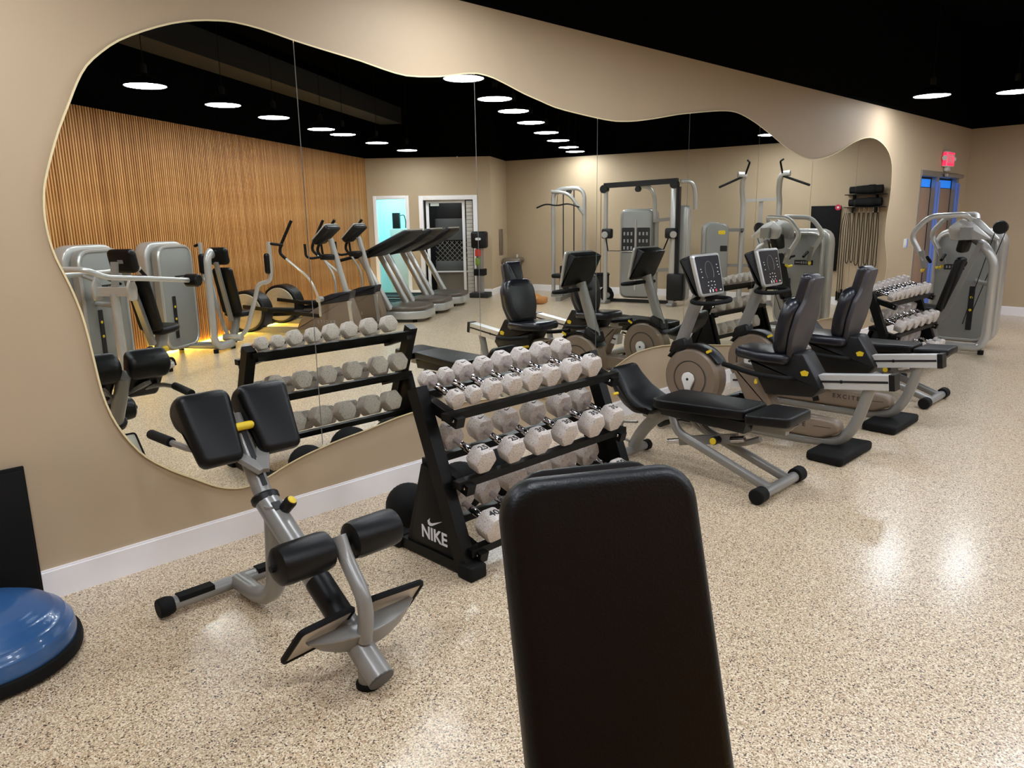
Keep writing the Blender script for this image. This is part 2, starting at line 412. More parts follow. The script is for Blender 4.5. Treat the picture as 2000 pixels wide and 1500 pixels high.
for i, (s_, t_, row) in enumerate(lamps):
    o = proto if i == 0 else dup(proto)
    x, y = GR(s_, t_); o.location = (x, y, 2.91); k_[row] = k_.get(row, 0)+1
    if row == 'left': lb = 'added unseen black dome pendant lamp that brightens the left end of the mirror wall'
    elif row == 'far': lb = 'lone black dome pendant lamp hanging by the far right wall'
    else:
        cnt_ = sum(1 for l_ in lamps if l_[2] == row)
        lb = 'black dome pendant lamp, %s from the %s in the %s' % (ORD[cnt_-k_[row]], 'doorways' if row != 'right' else 'camera', RN[row])
    tag(o, lb, 'lamp', 'black dome pendant lamps')
# duct above the slat wall
g = G().bar([(*GR(10.5, .75), 3.62), (*GR(.3, .75), 3.62)], .45, .3)
tag(part('air_duct', g, 'dark_duct'), 'long dark gray rectangular air duct under the black ceiling above the slatted wall', 'duct')

# ------------------------------------------------------------------ dumbbells and racks
def hexhead(r, L):
    """hexagonal head along y, flat facet on top, softened edges"""
    out = rpoly([(r*cos(R(60*i)), r*sin(R(60*i))) for i in range(6)], r*.16, 2)
    return G().slab(out, L, L*.16, fr((0, L/2, 0), (1, 0, 0), (0, 0, 1)), 2)
def dumbbell(wt, name_label, loc, tilt, group, front=True):
    r = .046 + .036*((wt-5)/45)**.6; L = .058 + .052*((wt-5)/45)**.8; grip = .148
    t = thing('dumbbell', name_label, 'dumbbell', loc, 0, group); t.rotation_euler = (R(tilt), 0, 0)
    d = grip/2 + L/2
    for sy in (-1, 1):
        h_ = part('weight_head', G().add(*(lambda g: ([V(v) + V((0, sy*d, 0)) for v in g.v], g.f))(hexhead(r, L))), 'speckled_white', t)
        top = r*.866 + .0003
        if sy < 0:
            text('weight_number', str(wt), r*.66, fr((0, sy*d, top), (1, 0, 0), (0, 1, 0)), 'ink_black', h_, 1.15)
        else:
            s_ = r*.8; part('emblem', G().slab([(x, y) for x, y in swoosh(s_)], .0006, 0, fr((0, sy*d, top), (1, 0, 0), (0, 1, 0))), 'ink_black', h_)
    rr = .0135
    g = G().lathe([(rr, -grip/2), (rr, -.046), (rr*1.02, -.045), (rr*1.25, -.04), (rr*1.32, 0), (rr*1.25, .04), (rr*1.02, .045), (rr, .046), (rr, grip/2)], fr((0, 0, 0), (0, 0, 1), (1, 0, 0)), 14)
    part('handle', g, 'chrome', t)
    return t
def rack(x0, label, which, logo):
    """three sloping tiers between two A-frames; x0 = left frame"""
    t = thing('dumbbell_rack', label, 'rack', (x0, -.93, 0)); W = 1.26; Y = .93
    for i, x in enumerate((0, W)):
        fp = G().bar([(x, -.27, .035), (x, .25, .035)], .06, .05)
        part('foot_bar', fp, 'rack_black', t)
        for y in (-.275, .262):
            part('rubber_foot', G().slab(rrect(.10, .10, .012), .07, .012, T(x, y, 0)), 'black_rubber', t)
        part('upright', G().bar([(x, -.235, .05), (x, .075, .835)], .065, .075, up=(0, 1, 0)), 'rack_black', t)
        sp = part('side_panel', G().slab([(.15, .06), (-.22, .06), (-.075, .46), (.03, .46)], .012, .002, YZ @ T(0, 0, x-.02)), 'rack_black', t)
        part('rear_stay', G().bar([(x, .155, .05), (x, .02, .47)], .04, .045, up=(0, 1, 0)), 'rack_black', t)
        if i == 0:
            Mx = fr((x-.0208, -.035, .135), (0, -1, 0), (0, 0, 1))
            if logo:
                text('lettering', 'NIKE', .088, Mx, 'ink_white', sp)
                part('emblem', G().slab([(a, c) for a, c in swoosh(.11)], .0008, 0, Mx @ T(.01, .068, 0)), 'ink_white', sp)
    for k, (y, z) in enumerate(((-.01, .758), (-.07, .450), (-.145, .144))):
        # each tier: two rails and end brackets, sloping down to the front
        tr = part('tier', G().bar([(.0, y-.11, z-.033), (W, y-.11, z-.033)], .05, .035).bar([(.0, y+.105, z+.033), (W, y+.105, z+.033)], .05, .035), 'rack_black', t)
        for x in (.055, W-.055):
            part('tier_bracket', G().bar([(x, y-.155, z-.062), (x, y+.13, z+.022)], .05, .05), 'rack_black', tr)
            part('bolt', G().cyl((x-.028, y-.13, z-.05), (x+.028, y-.13, z-.05), .009, n=8), 'chrome', tr)
    return t
RX1 = 2.1
T1 = ['top', 'middle', 'bottom']
ROWS = [([5, 5, 10, 10, 15, 15, 20, 20], [.075, .185, .30, .435, .57, .71, .87, 1.04]),
        ([25, 25, 30, 30, 35, 35], [.16, .36, .545, .75, .965, 1.14]),
        ([40, 40, 45, 45, 50, 50], [.14, .32, .52, .71, .915, 1.11])]
TY = [(-.94, 0), (-1.0, 0), (-1.075, 0)]
def fill(x0, rk, nm, grp):
    for k, (ws, xs) in enumerate(ROWS):
        for i, (wt, x) in enumerate(zip(ws, xs)):
            r = .046 + .036*((wt-5)/45)**.6; y, z = TY[k]
            z = (.758, .450, .144)[k] + .030 + .912*r
            side = ORD[i] + ' from left'
            lb = 'speckled white hex dumbbell marked %d, %s on %s tier of %s' % (wt, side, T1[k], nm)
            dumbbell(wt, lb, (x0+x, y, z), 17, grp)
rack(RX1, 'black three-tier dumbbell rack with white side lettering, beside the back extension bench', 1, True)
fill(RX1, 1, 'near rack', 'speckled dumbbells on the near rack')
rack(7.72, 'black three-tier dumbbell rack at the far end beside the press machine', 2, False)
fill(7.72, 2, 'far rack', 'speckled dumbbells on the far rack')
# medicine balls behind the near rack
for i, (x, y, r, lb) in enumerate(((2.26, -.53, .12, 'black textured medicine ball behind the left foot of the near dumbbell rack'), (2.6, -.56, .14, 'black textured medicine ball on the floor behind the middle of the near rack'), (2.93, -.55, .14, 'black textured medicine ball on the floor behind the right half of the near rack'))):
    g = G()
    g.ball((0, 0, 0), r, 26)
    # raised pebbles as a shallow displacement of alternate vertices
    g.v = [tuple(V(v)*(1 + (.012 if (j*7+j//30) % 3 == 0 else 0))) for j, v in enumerate(g.v)]
    o = part('medicine_ball', g, 'black_rubber'); o.location = (x, y, r); tag(o, lb, 'ball', 'black medicine balls')

# ------------------------------------------------------------------ back extension bench (roman chair), nearest machine
t = thing('back_extension_bench', 'gray back extension bench with black thigh pads and ankle rollers, nearest machine on the left', 'gym bench', (1.3, -1.0, 0))
d45 = V((0, .72, .45)).normalized(); p0 = V((0, -.625, .058)); d60 = V((0, .6, .8)).normalized(); p1 = p0 + d45*.88

part('main_post', G().tube([p0, p0+d45*.66, p1], .048, 0, 16), 'steel_gray', t)
part('post_end_cap', G().cyl(p0-d45*.006, p0+d45*.004, .0485, n=16), 'cap_gray', t)
part('lower_sleeve', G().cyl(p0+d45*.26, p0+d45*.45, .05, n=16), 'black_plastic', t)
part('upper_post', G().tube([p1-d60*.05, p1+d60*.37], .036, 0, 14, ry=.042), 'steel_gray', t)
part('collar', G().cyl(p1-d60*.02, p1+d60*.018, .056, n=16, er=.008), 'black_plastic', t)
part('height_scale', G().bar([p1+d60*.04+V((0, -.034, .026)), p1+d60*.3+V((0, -.034, .026))], .02, .004, up=(0, -.8, .6)), 'ink_black', t)
part('label_plate', G().bar([p0+d45*.775+V((0, -.026, .041)), p0+d45*.815+V((0, -.026, .041))], .035, .004, up=(0, -.6, .8)), 'ink_black', t)
kn = part('adjusting_knob', G().lathe([(.014, 0), (.016, .03), (.024, .04), (.025, .085), (.02, .092)], T(.01, .03, .475) @ RX(38) @ RY(18), 14), 'black_plastic', t)
part('knob_cap', G().lathe([(.018, .091), (.018, .095), (.012, .098)], T(.01, .03, .475) @ RX(38) @ RY(18), 14), 'yellow', kn)
part('front_foot', G().lathe([(.036, .012), (.036, .09)], T(0, -.545, 0), 16), 'steel_gray', t)
part('rubber_foot', G().lathe([(.045, 0), (.045, .014), (.038, .02)], T(0, -.545, 0), 16), 'black_rubber', t)
part('rear_bar', G().tube([(-.30, .46, .05), (.33, .46, .05)], .034, 0, 12, ry=.03, up=(0, 0, 1)), 'steel_gray', t)
for x in (-.19, .16): part('grip_tape', G().bar([(x-.075, .452, .072), (x+.075, .452, .072)], .05, .022), 'black_rubber', t)
for x in (-.31, .34): part('end_cap', G().lathe([(.026, -.035), (.036, -.025), (.042, 0), (.04, .03), (.036, .035)], T(x, .46, .048) @ RY(90 if x > 0 else -90), 16), 'black_rubber', t)
part('rear_brace', G().tube([(0, .45, .052), (0, .22, .055), (0, .09, .14), (0, .05, .52)], .042, [0, .1, .14, 0], 12, ry=.036, k=6), 'steel_gray', t)
# thigh pads: tapered blocks with a fat rolled top
for sx in (-1, 1):
    Mp = fr((sx*.125, .29, .80), (1, 0, 0), V((0, .50, .86)))
    prof = [(-.155, .062), (.13, .062), (.155, .03), (.155, -.04), (.12, -.085), (.04, -.085), (.0, -.03), (-.155, -.012)]
    g = G().slab(rpoly(prof, .032, 4), .215, .035, Mp @ YZ @ T(0, 0, -.1075), 4)
    Mi = Mp.inverted(); q_ = [Mi @ V(v) for v in g.v]
    g.v = [tuple(Mp @ V((v.x*(.80 + .2*min(1, max(0, (v.y+.155)/.25))), v.y, v.z))) for v in q_]
    part('thigh_pad', g, 'black_vinyl', t)
    part('pad_bracket', G().bar([(0, .12, .64), (sx*.12, .33, .76)], .05, .02), 'steel_gray', t)
    hp = [(sx*.06, .20, .70), (sx*.20, .30, .735), (sx*.22, .46, .74), (sx*.22, .58, .735)]
    part('handle_tube', G().tube(hp, .013, .06, 8), 'steel_gray', t)
    part('hand_grip', G().cyl((sx*.22, .44, .742), (sx*.22, .66, .733), .0205, n=12), 'black_rubber', t)
part('release_lever', G().tube([(-.06, .25, .80), (.07, .25, .80)], .017, 0, 10), 'yellow', t)
# ankle rollers on their post
part('roller_post', G().tube([(.01, -.395, .515), (.01, -.43, .45), (0, -.565, .32), (0, -.535, .17)], .028, [0, .05, .1, 0], 12, k=6), 'steel_gray', t)
part('roller_axle', G().cyl((-.25, -.385, .475), (.28, -.385, .475), .013, n=8), 'black_plastic', t)
for sx in (-1, 1):
    a = .05 if sx > 0 else -.235
    prof = [(.02, 0), (.05, .003), (.066, .014), (.071, .04), (.071, .175), (.066, .201), (.05, .212), (.02, .215)]
    part('ankle_roller', G().lathe(prof, T(a, -.385, .475) @ RY(90), 20), 'black_vinyl', t)
# foot plates in a shallow V with a curved carrier below
for sx in (-1, 1):
    Mq = fr((.03+sx*.15, -.43, .205), V((1, -sx*.10, -.02)), V((0, -.5, .62)))
    part('foot_plate', G().slab(rrect(.22, .20, .02), .012, .004, Mq), 'plate_beige', t)
    part('plate_edge', G().tube([Mq @ V((x, y, .006)) for x, y in ((-.11, -.1), (.11, -.1), (.11, .1), (-.11, .1))], .009, .02, 6, ry=.012, closed=True), 'black_rubber', t)
arc = [(-.18 + .44*i/10, -.475 - .085*sin(pi*i/10)**.8, .175) for i in range(11)]
g = G(); Mc = T(0, 0, 0)
g.slab([(x, y) for x, y, z in arc] + [(.26, -.455), (-.18, -.455)], .008, .002, T(0, 0, .20))
vs = []; n_ = len(arc)
for dy in (0, .008):
    for i, (x, y, z) in enumerate(arc):
        dp = .078*sin(pi*i/(n_-1))**.7
        vs += [(x, y+dy, .207), (x, y+dy+dp*.55, .203-dp)]
fs = []
for i in range(n_-1):
    a_, c_ = 2*i, 2*n_+2*i
    fs += [[a_, a_+1, a_+3, a_+2], [c_, c_+2, c_+3, c_+1], [a_+1, c_+1, c_+3, a_+3], [a_, a_+2, c_+2, c_]]
g.add(vs, fs)
part('plate_carrier', g, 'steel_gray', t)
part('carrier_neck', G().cyl((0, -.47, .12), (0, -.50, .20), .02, n=10), 'steel_gray', t)

# ------------------------------------------------------------------ adjustable bench
def bench(x0, label):
    t = thing('adjustable_bench', label, 'gym bench', (x0, -1.2, 0))
    part('front_bar', G().cyl((-.26, -.53, .042), (.26, -.53, .042), .032, n=14), 'steel_gray', t)
    for sx in (-1, 1):
        part('end_cap', G().lathe([(.034, -.05), (.045, -.045), (.047, .03), (.04, .038)], T(sx*.25, -.53, .047) @ RY(90*sx), 16), 'black_rubber', t)
        part('side_rail', G().tube([(sx*.115, -.53, .05), (sx*.115, .10, .27), (sx*.09, .16, .38)], .024, .08, 10, ry=.03), 'steel_gray', t)
        part('rear_foot_cap', G().cyl((sx*.14, .52, .04), (sx*.185, .52, .04), .038, n=14), 'black_rubber', t)
    part('rear_bar', G().cyl((-.15, .52, .04), (.15, .52, .04), .03, n=12), 'steel_gray', t)
    part('rear_leg', G().tube([(0, .52, .06), (0, .44, .20), (0, .30, .34), (0, .10, .375)], .03, .14, 10, ry=.042, k=6), 'steel_gray', t)
    part('carry_handle', G().tube([(-.02, .53, .10), (-.02, .60, .12), (-.02, .60, .23), (-.02, .47, .25)], .009, .03, 7), 'steel_gray', t)
    part('spine', G().bar([(0, .26, .37), (0, -.56, .385)], .05, .06), 'steel_gray', t)
    part('curved_guide', G().tube([(0, .02, .34), (0, -.06, .27), (0, -.26, .235), (0, -.4, .30)], .02, .12, 8, k=5), 'steel_gray', t)
    lv = part('adjusting_lever', G().bar([(-.03, .13, .19), (-.03, -.27, .285)], .035, .055), 'steel_gray', t)
    part('lever_end', G().cyl((-.03, .22, .168), (-.03, .12, .192), .018, n=10), 'chrome', lv)
    part('lever_knob', G().cyl((-.11, -.15, .26), (-.05, -.15, .26), .026, n=12), 'black_plastic', lv)
    part('knob_cap', G().cyl((-.116, -.15, .26), (-.108, -.15, .26), .022, n=12), 'yellow', lv)
    part('pull_pin', G().cyl((-.06, -.33, .30), (-.06, -.24, .278), .02, n=10), 'chrome', lv)
    part('seat_support', G().slab([(-.36, .425), (-.62, .425), (-.58, .385), (-.40, .34)], .05, .004, YZ @ T(0, 0, -.025)), 'steel_gray', t)
    part('back_support', G().slab([(.25, .43), (-.37, .42), (-.35, .345), (.22, .365)], .25, .01, YZ @ T(0, 0, -.125)), 'black_plastic', t)
    out = rpoly([(-.15, -.33), (.15, -.33), (.19, .24), (.17, .29), (-.17, .29), (-.19, .24)], .03, 3)
    part('back_pad', G().slab(out, .062, .013, T(0, -.03, .422) @ RX(-1.5), 3), 'black_vinyl', t)
    out = rpoly([(-.155, -.13), (.155, -.13), (.185, .13), (-.185, .13)], .035, 3)
    part('seat_pad', G().slab(out, .058, .013, T(0, -.505, .428) @ RX(-3), 3), 'black_vinyl', t)
    # saddle shaped head pad, its rolled end raised towards the wall
    prof = [(.24, .405), (.36, .43), (.46, .485), (.53, .56), (.585, .625), (.63, .62), (.645, .56), (.60, .46), (.52, .385), (.40, .345), (.26, .36)]
    g = G().slab(rpoly(prof, .03, 3), .36, .05, YZ @ T(0, 0, -.18), 4)
    g.v = [(x*(1 if y < .42 else (1-.22*min(1, (y-.42)/.12))), y, z) for x, y, z in g.v]
    part('head_pad', g, 'black_vinyl', t)
    part('head_bracket', G().slab([(.25, .37), (.43, .37), (.40, .31), (.28, .30)], .12, .006, YZ @ T(0, 0, -.06)), 'steel_gray', t)
    part('head_lever', G().cyl((-.16, .53, .465), (-.20, .54, .46), .011, n=8), 'yellow', t)
    return t
bench(4.06, 'adjustable bench with black pads on a gray frame, between the near rack and the bikes')
bench(6.95, 'adjustable bench with black pads beyond the second bike, near the far rack')

# ------------------------------------------------------------------ recumbent bikes
def bike(x0, label):
    t = thing('recumbent_bike', label, 'exercise bike', (x0, -1.2, 0), 0, 'recumbent bikes facing the mirror')
    part('rear_foot', G().slab(rpoly([(-.27, -.13), (.27, -.13), (.25, .12), (-.25, .12)], .03), .065, .02, T(0, -.50, 0), 3), 'black_rubber', t)
    part('rear_stay', G().tube([(0, -.67, .49), (0, -.60, .22), (0, -.50, .085), (0, -.25, .068), (0, .42, .065)], .030, [0, .14, .14, .1, 0], 12, ry=.037, up=(0, 0, 1), k=6), 'steel_gray', t)
    part('front_foot', G().cyl((-.26, .76, .045), (.26, .76, .045), .034, n=12).bar([(0, .40, .05), (0, .77, .05)], .06, .05), 'black_plastic', t)
    rl = part('seat_rail', G().bar([(0, -.80, .545), (0, .30, .41)], .085, .095), 'rail_silver', t)
    part('rail_groove', G().bar([(-.0435, -.79, .548), (-.0435, .28, .416)], .004, .014), 'ink_black', rl)
    part('rail_bolt', G().cyl((-.048, -.5, .512), (-.042, -.5, .512), .012, n=10), 'black_plastic', rl)
    part('rail_end_cap', G().bar([(0, -.83, .549), (0, -.795, .545)], .092, .104), 'black_plastic', rl)
    part('lower_body', G().slab(rpoly([(-.50, .22), (-.46, .24), (.06, .255), (.30, .245), (.62, .22), (.62, .10), (-.40, .105), (-.52, .16)], .03), .11, .02, YZ @ T(0, 0, -.055), 3), 'taupe', t)
    bp = part('body_column', G().slab(rpoly([(.30, .54), (.08, .52), (-.08, .21), (.13, .21)], .03), .13, .02, YZ @ T(0, 0, -.065), 3), 'taupe', t)
    part('black_trim', G().bar([(-.058, .05, .12), (-.058, .14, .40)], .008, .05, up=(0, 1, 0)), 'black_plastic', t)
    text('lettering', 'E X C I T E', .045, fr((-.0556, -.18, .185), (0, -1, 0), (0, 0, 1)), 'ink_brown', t)
    part('emblem_line', G().bar([(-.0556, -.34, .185), (-.0556, -.46, .19)], .001, .004), 'ink_brown', t)
    # flywheel housing
    wh = part('flywheel_cover', G().lathe([(.10, -.085), (.21, -.075), (.235, -.05), (.24, 0), (.235, .05), (.21, .075), (.10, .085)], fr((0, .62, .385), (0, 0, 1), (0, 1, 0)), 36), 'taupe', t)
    for sx in (-1, 1):
        part('cover_ring', G().lathe([(.135, 0), (.14, .002), (.145, 0)], T(sx*.0822, .62, .385) @ RY(90*sx), 32), 'taupe_dark', wh)
        cr = part('crank_arm', G().slab(rpoly([(-.055, 0), (-.04, .04), (0, .056), (.04, .04), (.055, 0), (.022, -.08), (.016, -.18), (-.016, -.18), (-.022, -.08)], .015), .02, .005, fr((sx*.095, .62, .385), (0, 1, 0), (0, 0, sx*1)) if sx > 0 else fr((-.095, .62, .385), (0, -1, 0), (0, 0, 1))), 'white_plastic', t)
        part('crank_bolt', G().cyl((sx*.10, .62, .385), (sx*.119, .62, .385), .011, n=10), 'black_plastic', cr)
        pd = part('pedal', G().slab(rrect(.10, .12, .02), .03, .01, T(sx*.175, .62, .195)), 'black_plastic', t)
        part('pedal_strap', G().tube([(sx*.175-.045, .60, .22), (sx*.175-.045, .63, .28), (sx*.175+.045, .63, .28), (sx*.175+.045, .60, .22)], .005, .03, 4, ry=.018, up=(0, 1, 0)), 'black_rubber', pd)
    arc_ = [(.62+.238*cos(R(a)), .385+.238*sin(R(a))) for a in range(35, 151, 8)] 
    arc2 = [(.62+.275*cos(R(a)), .385+.262*sin(R(a))) for a in range(150, 34, -8)]
    part('top_cover', G().slab(arc_[::1] + [(.62+.275*cos(R(a)), .385+.255*sin(R(a))) for a in range(147, 34, -8)], .14, .02, YZ @ T(0, 0, -.07), 2), 'black_plastic', t)
    part('cover_badge', G().slab(rrect(.05, .02, .006), .002, 0, fr((-.0702, .47, .61), (0, -1, .5), (0, .5, 1))), 'yellow', t)
    part('stem_collar', G().slab(rpoly([(.67, .585), (.83, .56), (.80, .655), (.70, .69)], .02), .13, .015, YZ @ T(0, 0, -.065)), 'black_plastic', t)
    part('console_stem', G().tube([(0, .77, .60), (0, .60, 1.05)], .05, 0, 14, ry=.034), 'steel_gray', t)
    # console: black wedge, silver frame, key panel
    Mc = fr((0, .535, 1.165), (1, 0, 0), V((0, .26, 1)))      # panel plane, facing the rider (-y)
    part('console_housing', G().slab(rpoly([(.02, -.155), (.075, -.11), (.13, .155), (.03, .165)], .02), .345, .02, Mc @ Matrix(((0, 0, 1, 0), (0, 1, 0, 0), (-1, 0, 0, 0), (0, 0, 0, 1))) @ T(0, 0, -.1725)), 'black_plastic', t)
    fr_ = part('console_frame', G().slab(rpoly([(-.19, .165), (-.165, -.15), (.165, -.15), (.19, .165)], .03), .03, .01, Mc @ T(0, 0, -.025)), 'silver', t)
    part('key_panel', G().slab(rpoly([(-.165, .145), (-.145, -.13), (.145, -.13), (.165, .145)], .015), .004, 0, Mc @ T(0, 0, .0045)), 'screen_black', fr_)
    ks = G(); rg = [(.055*cos(R(a)), .03+.075*sin(R(a))) for a in range(-40, 221, 13)]
    part('dial_mark', G().tube([Mc @ V((x, y, .0088)) for x, y in rg], .0022, 0, 4, ry=.001), 'ink_gray', fr_)
    for x, y in ((-.115, .05), (-.11, .03), (-.11, -.01), (.115, .075), (.12, .05), (.115, .02), (.125, .0), (-.04, -.05), (0, -.045), (.04, -.05), (-.05, -.075), (0, -.075), (.045, -.075), (-.02, -.095), (.03, -.095)):
        ks.box((x, y, .0088), (.013, .006, .0012), 0, Mc)
    part('key_legends', ks, 'ink_white', fr_)
    ks2 = G()
    for x in (-.04, .0): ks2.box((x, -.115, .009), (.014, .022, .0016), 0, Mc)
    ks2.box((.11, -.115, .009), (.022, .01, .0016), 0, Mc)
    part('start_keys', ks2, 'white_plastic', fr_)
    part('stop_key', G().box((.045, -.115, .009), (.022, .02, .0016), 0, Mc), 'ink_red', fr_)
    part('front_handlebar', G().tube([(-.20, .56, .985), (-.225, .48, .98), (-.13, .42, .975), (.13, .42, .975), (.225, .48, .98), (.20, .56, .985), (0, .61, 1.0)], .0165, .06, 10, closed=True), 'black_rubber', t)
    # seat carriage, cushion, two step backrest
    cg = part('seat_carriage', G().slab(rpoly([(.14, .60), (-.02, .62), (-.17, .68), (-.25, .68), (-.395, .455), (-.335, .385), (.0, .36), (.05, .44)], .015), .20, .02, YZ @ T(0, 0, -.10)), 'black_plastic', t)
    part('carriage_badge', G().slab(rpoly([(-.03, .008), (0, .02), (.03, .008), (.02, -.02), (-.02, -.02)], .004), .002, 0, fr((-.1012, -.275, .55), (0, -1, .1), (0, .1, 1))), 'yellow', cg)
    part('seat_lever', G().cyl((-.10, .07, .455), (-.165, .04, .45), .012, n=8), 'yellow', cg)
    cu = G().slab(rpoly([(-.15, -.2), (.15, -.2), (.19, .02), (.15, .2), (.05, .22), (-.05, .22), (-.15, .2), (-.19, .02)], .05, 4), .075, .03, T(0, .03, .60) @ RX(3), 3)
    part('seat_cushion', cu, 'navy_pad', t)
    Mb = fr((0, -.19, .88), (-1, 0, 0), V((0, -.225, 1)))      # z points forwards
    lo = G().slab(rpoly([(-.12, -.25), (.12, -.25), (.19, -.10), (.185, .08), (.13, .16), (-.13, .16), (-.185, .08), (-.19, -.10)], .05, 4), .105, .045, Mb @ T(0, 0, .0), 4)
    up = G().slab(rpoly([(-.105, -.02), (.105, -.02), (.10, .33), (-.10, .33)], .03, 3), .075, .03, Mb @ T(0, .0, -.012), 3)
    bk = part('back_cushion', lo, 'navy_pad', t); part('head_cushion', up, 'navy_pad', t)
    part('back_shell', G().slab(rpoly([(-.11, -.25), (.11, -.25), (.165, -.08), (.16, .08), (.10, .16), (.092, .32), (-.092, .32), (-.10, .16), (-.16, .08), (-.165, -.08)], .03), .04, .015, Mb @ T(0, 0, -.038)), 'shell_gray', t)
    for sx in (-1, 1):
        part('side_handle', G().tube([(sx*.10, -.20, .50), (sx*.27, -.20, .53), (sx*.285, -.02, .535), (sx*.27, .24, .575)], .018, .07, 10, k=5), 'black_rubber', t)
    return t
bike(5.0, 'taupe and gray recumbent bike nearest the camera, beside the adjustable bench')
bike(5.97, 'taupe and gray recumbent bike behind the nearer bike, farther from the camera')

# ------------------------------------------------------------------ weight machines
def shield(t, x0, y0, wide, tall, label_rows=True, face=-1):
    """weight stack housing: inner and outer rounded shells, its broad face towards -x"""
    part('stack_front', G().slab(rpoly([(y0-wide/2, .06), (y0+wide/2, .06), (y0+wide/2, tall-.01), (y0-wide/2, tall-.01)], .17, 5), .10, .025, YZ @ T(0, 0, x0), 3), 'shroud_gray', t)
    part('stack_back', G().slab(rpoly([(y0-wide/2-.05, .04), (y0+wide/2+.05, .04), (y0+wide/2+.05, tall+.03), (y0-wide/2-.05, tall+.03)], .20, 5), .17, .03, YZ @ T(0, 0, x0+.12), 3), 'silver', t)
    part('stack_rim', G().tube([(x0+.005, y, z) for y, z in rpoly([(y0-wide/2+.015, .09), (y0+wide/2-.015, .09), (y0+wide/2-.015, tall-.03), (y0-wide/2+.015, tall-.03)], .16, 4)], .018, 0, 6, closed=True), 'silver', t)
    pl = part('sign_plate', G().slab(rrect(.26, .065, .006), .004, 0, fr((x0-.002, y0+.08, tall-.42), (0, -1, 0), (0, 0, 1))), 'ink_black', t)
    ks = G()
    for k in range(5): ks.box((-.10+.032*k, 0, .0045), (.018, .03, .001), 0, fr((x0-.002, y0+.08, tall-.42), (0, -1, 0), (0, 0, 1)))
    ks.box((.08, 0, .0045), (.07, .012, .001), 0, fr((x0-.002, y0+.08, tall-.42), (0, -1, 0), (0, 0, 1)))
    part('sign_symbols', ks, 'ink_gray', pl)
    part('stack_slot', G().slab(rrect(.06, .52, .01), .006, 0, fr((x0-.004, y0-.12, .47), (0, -1, 0), (0, 0, 1))), 'ink_black', t)
    for z in (.45, .60): part('slot_pin', G().cyl((x0-.006, y0-.12, z), (x0-.014, y0-.12, z), .016, n=10), 'yellow', t)
    for y in (y0-.2, y0+.2): part('foot', G().cyl((x0+.2, y, 0), (x0+.2, y, .06), .035, n=12), 'black_rubber', t)
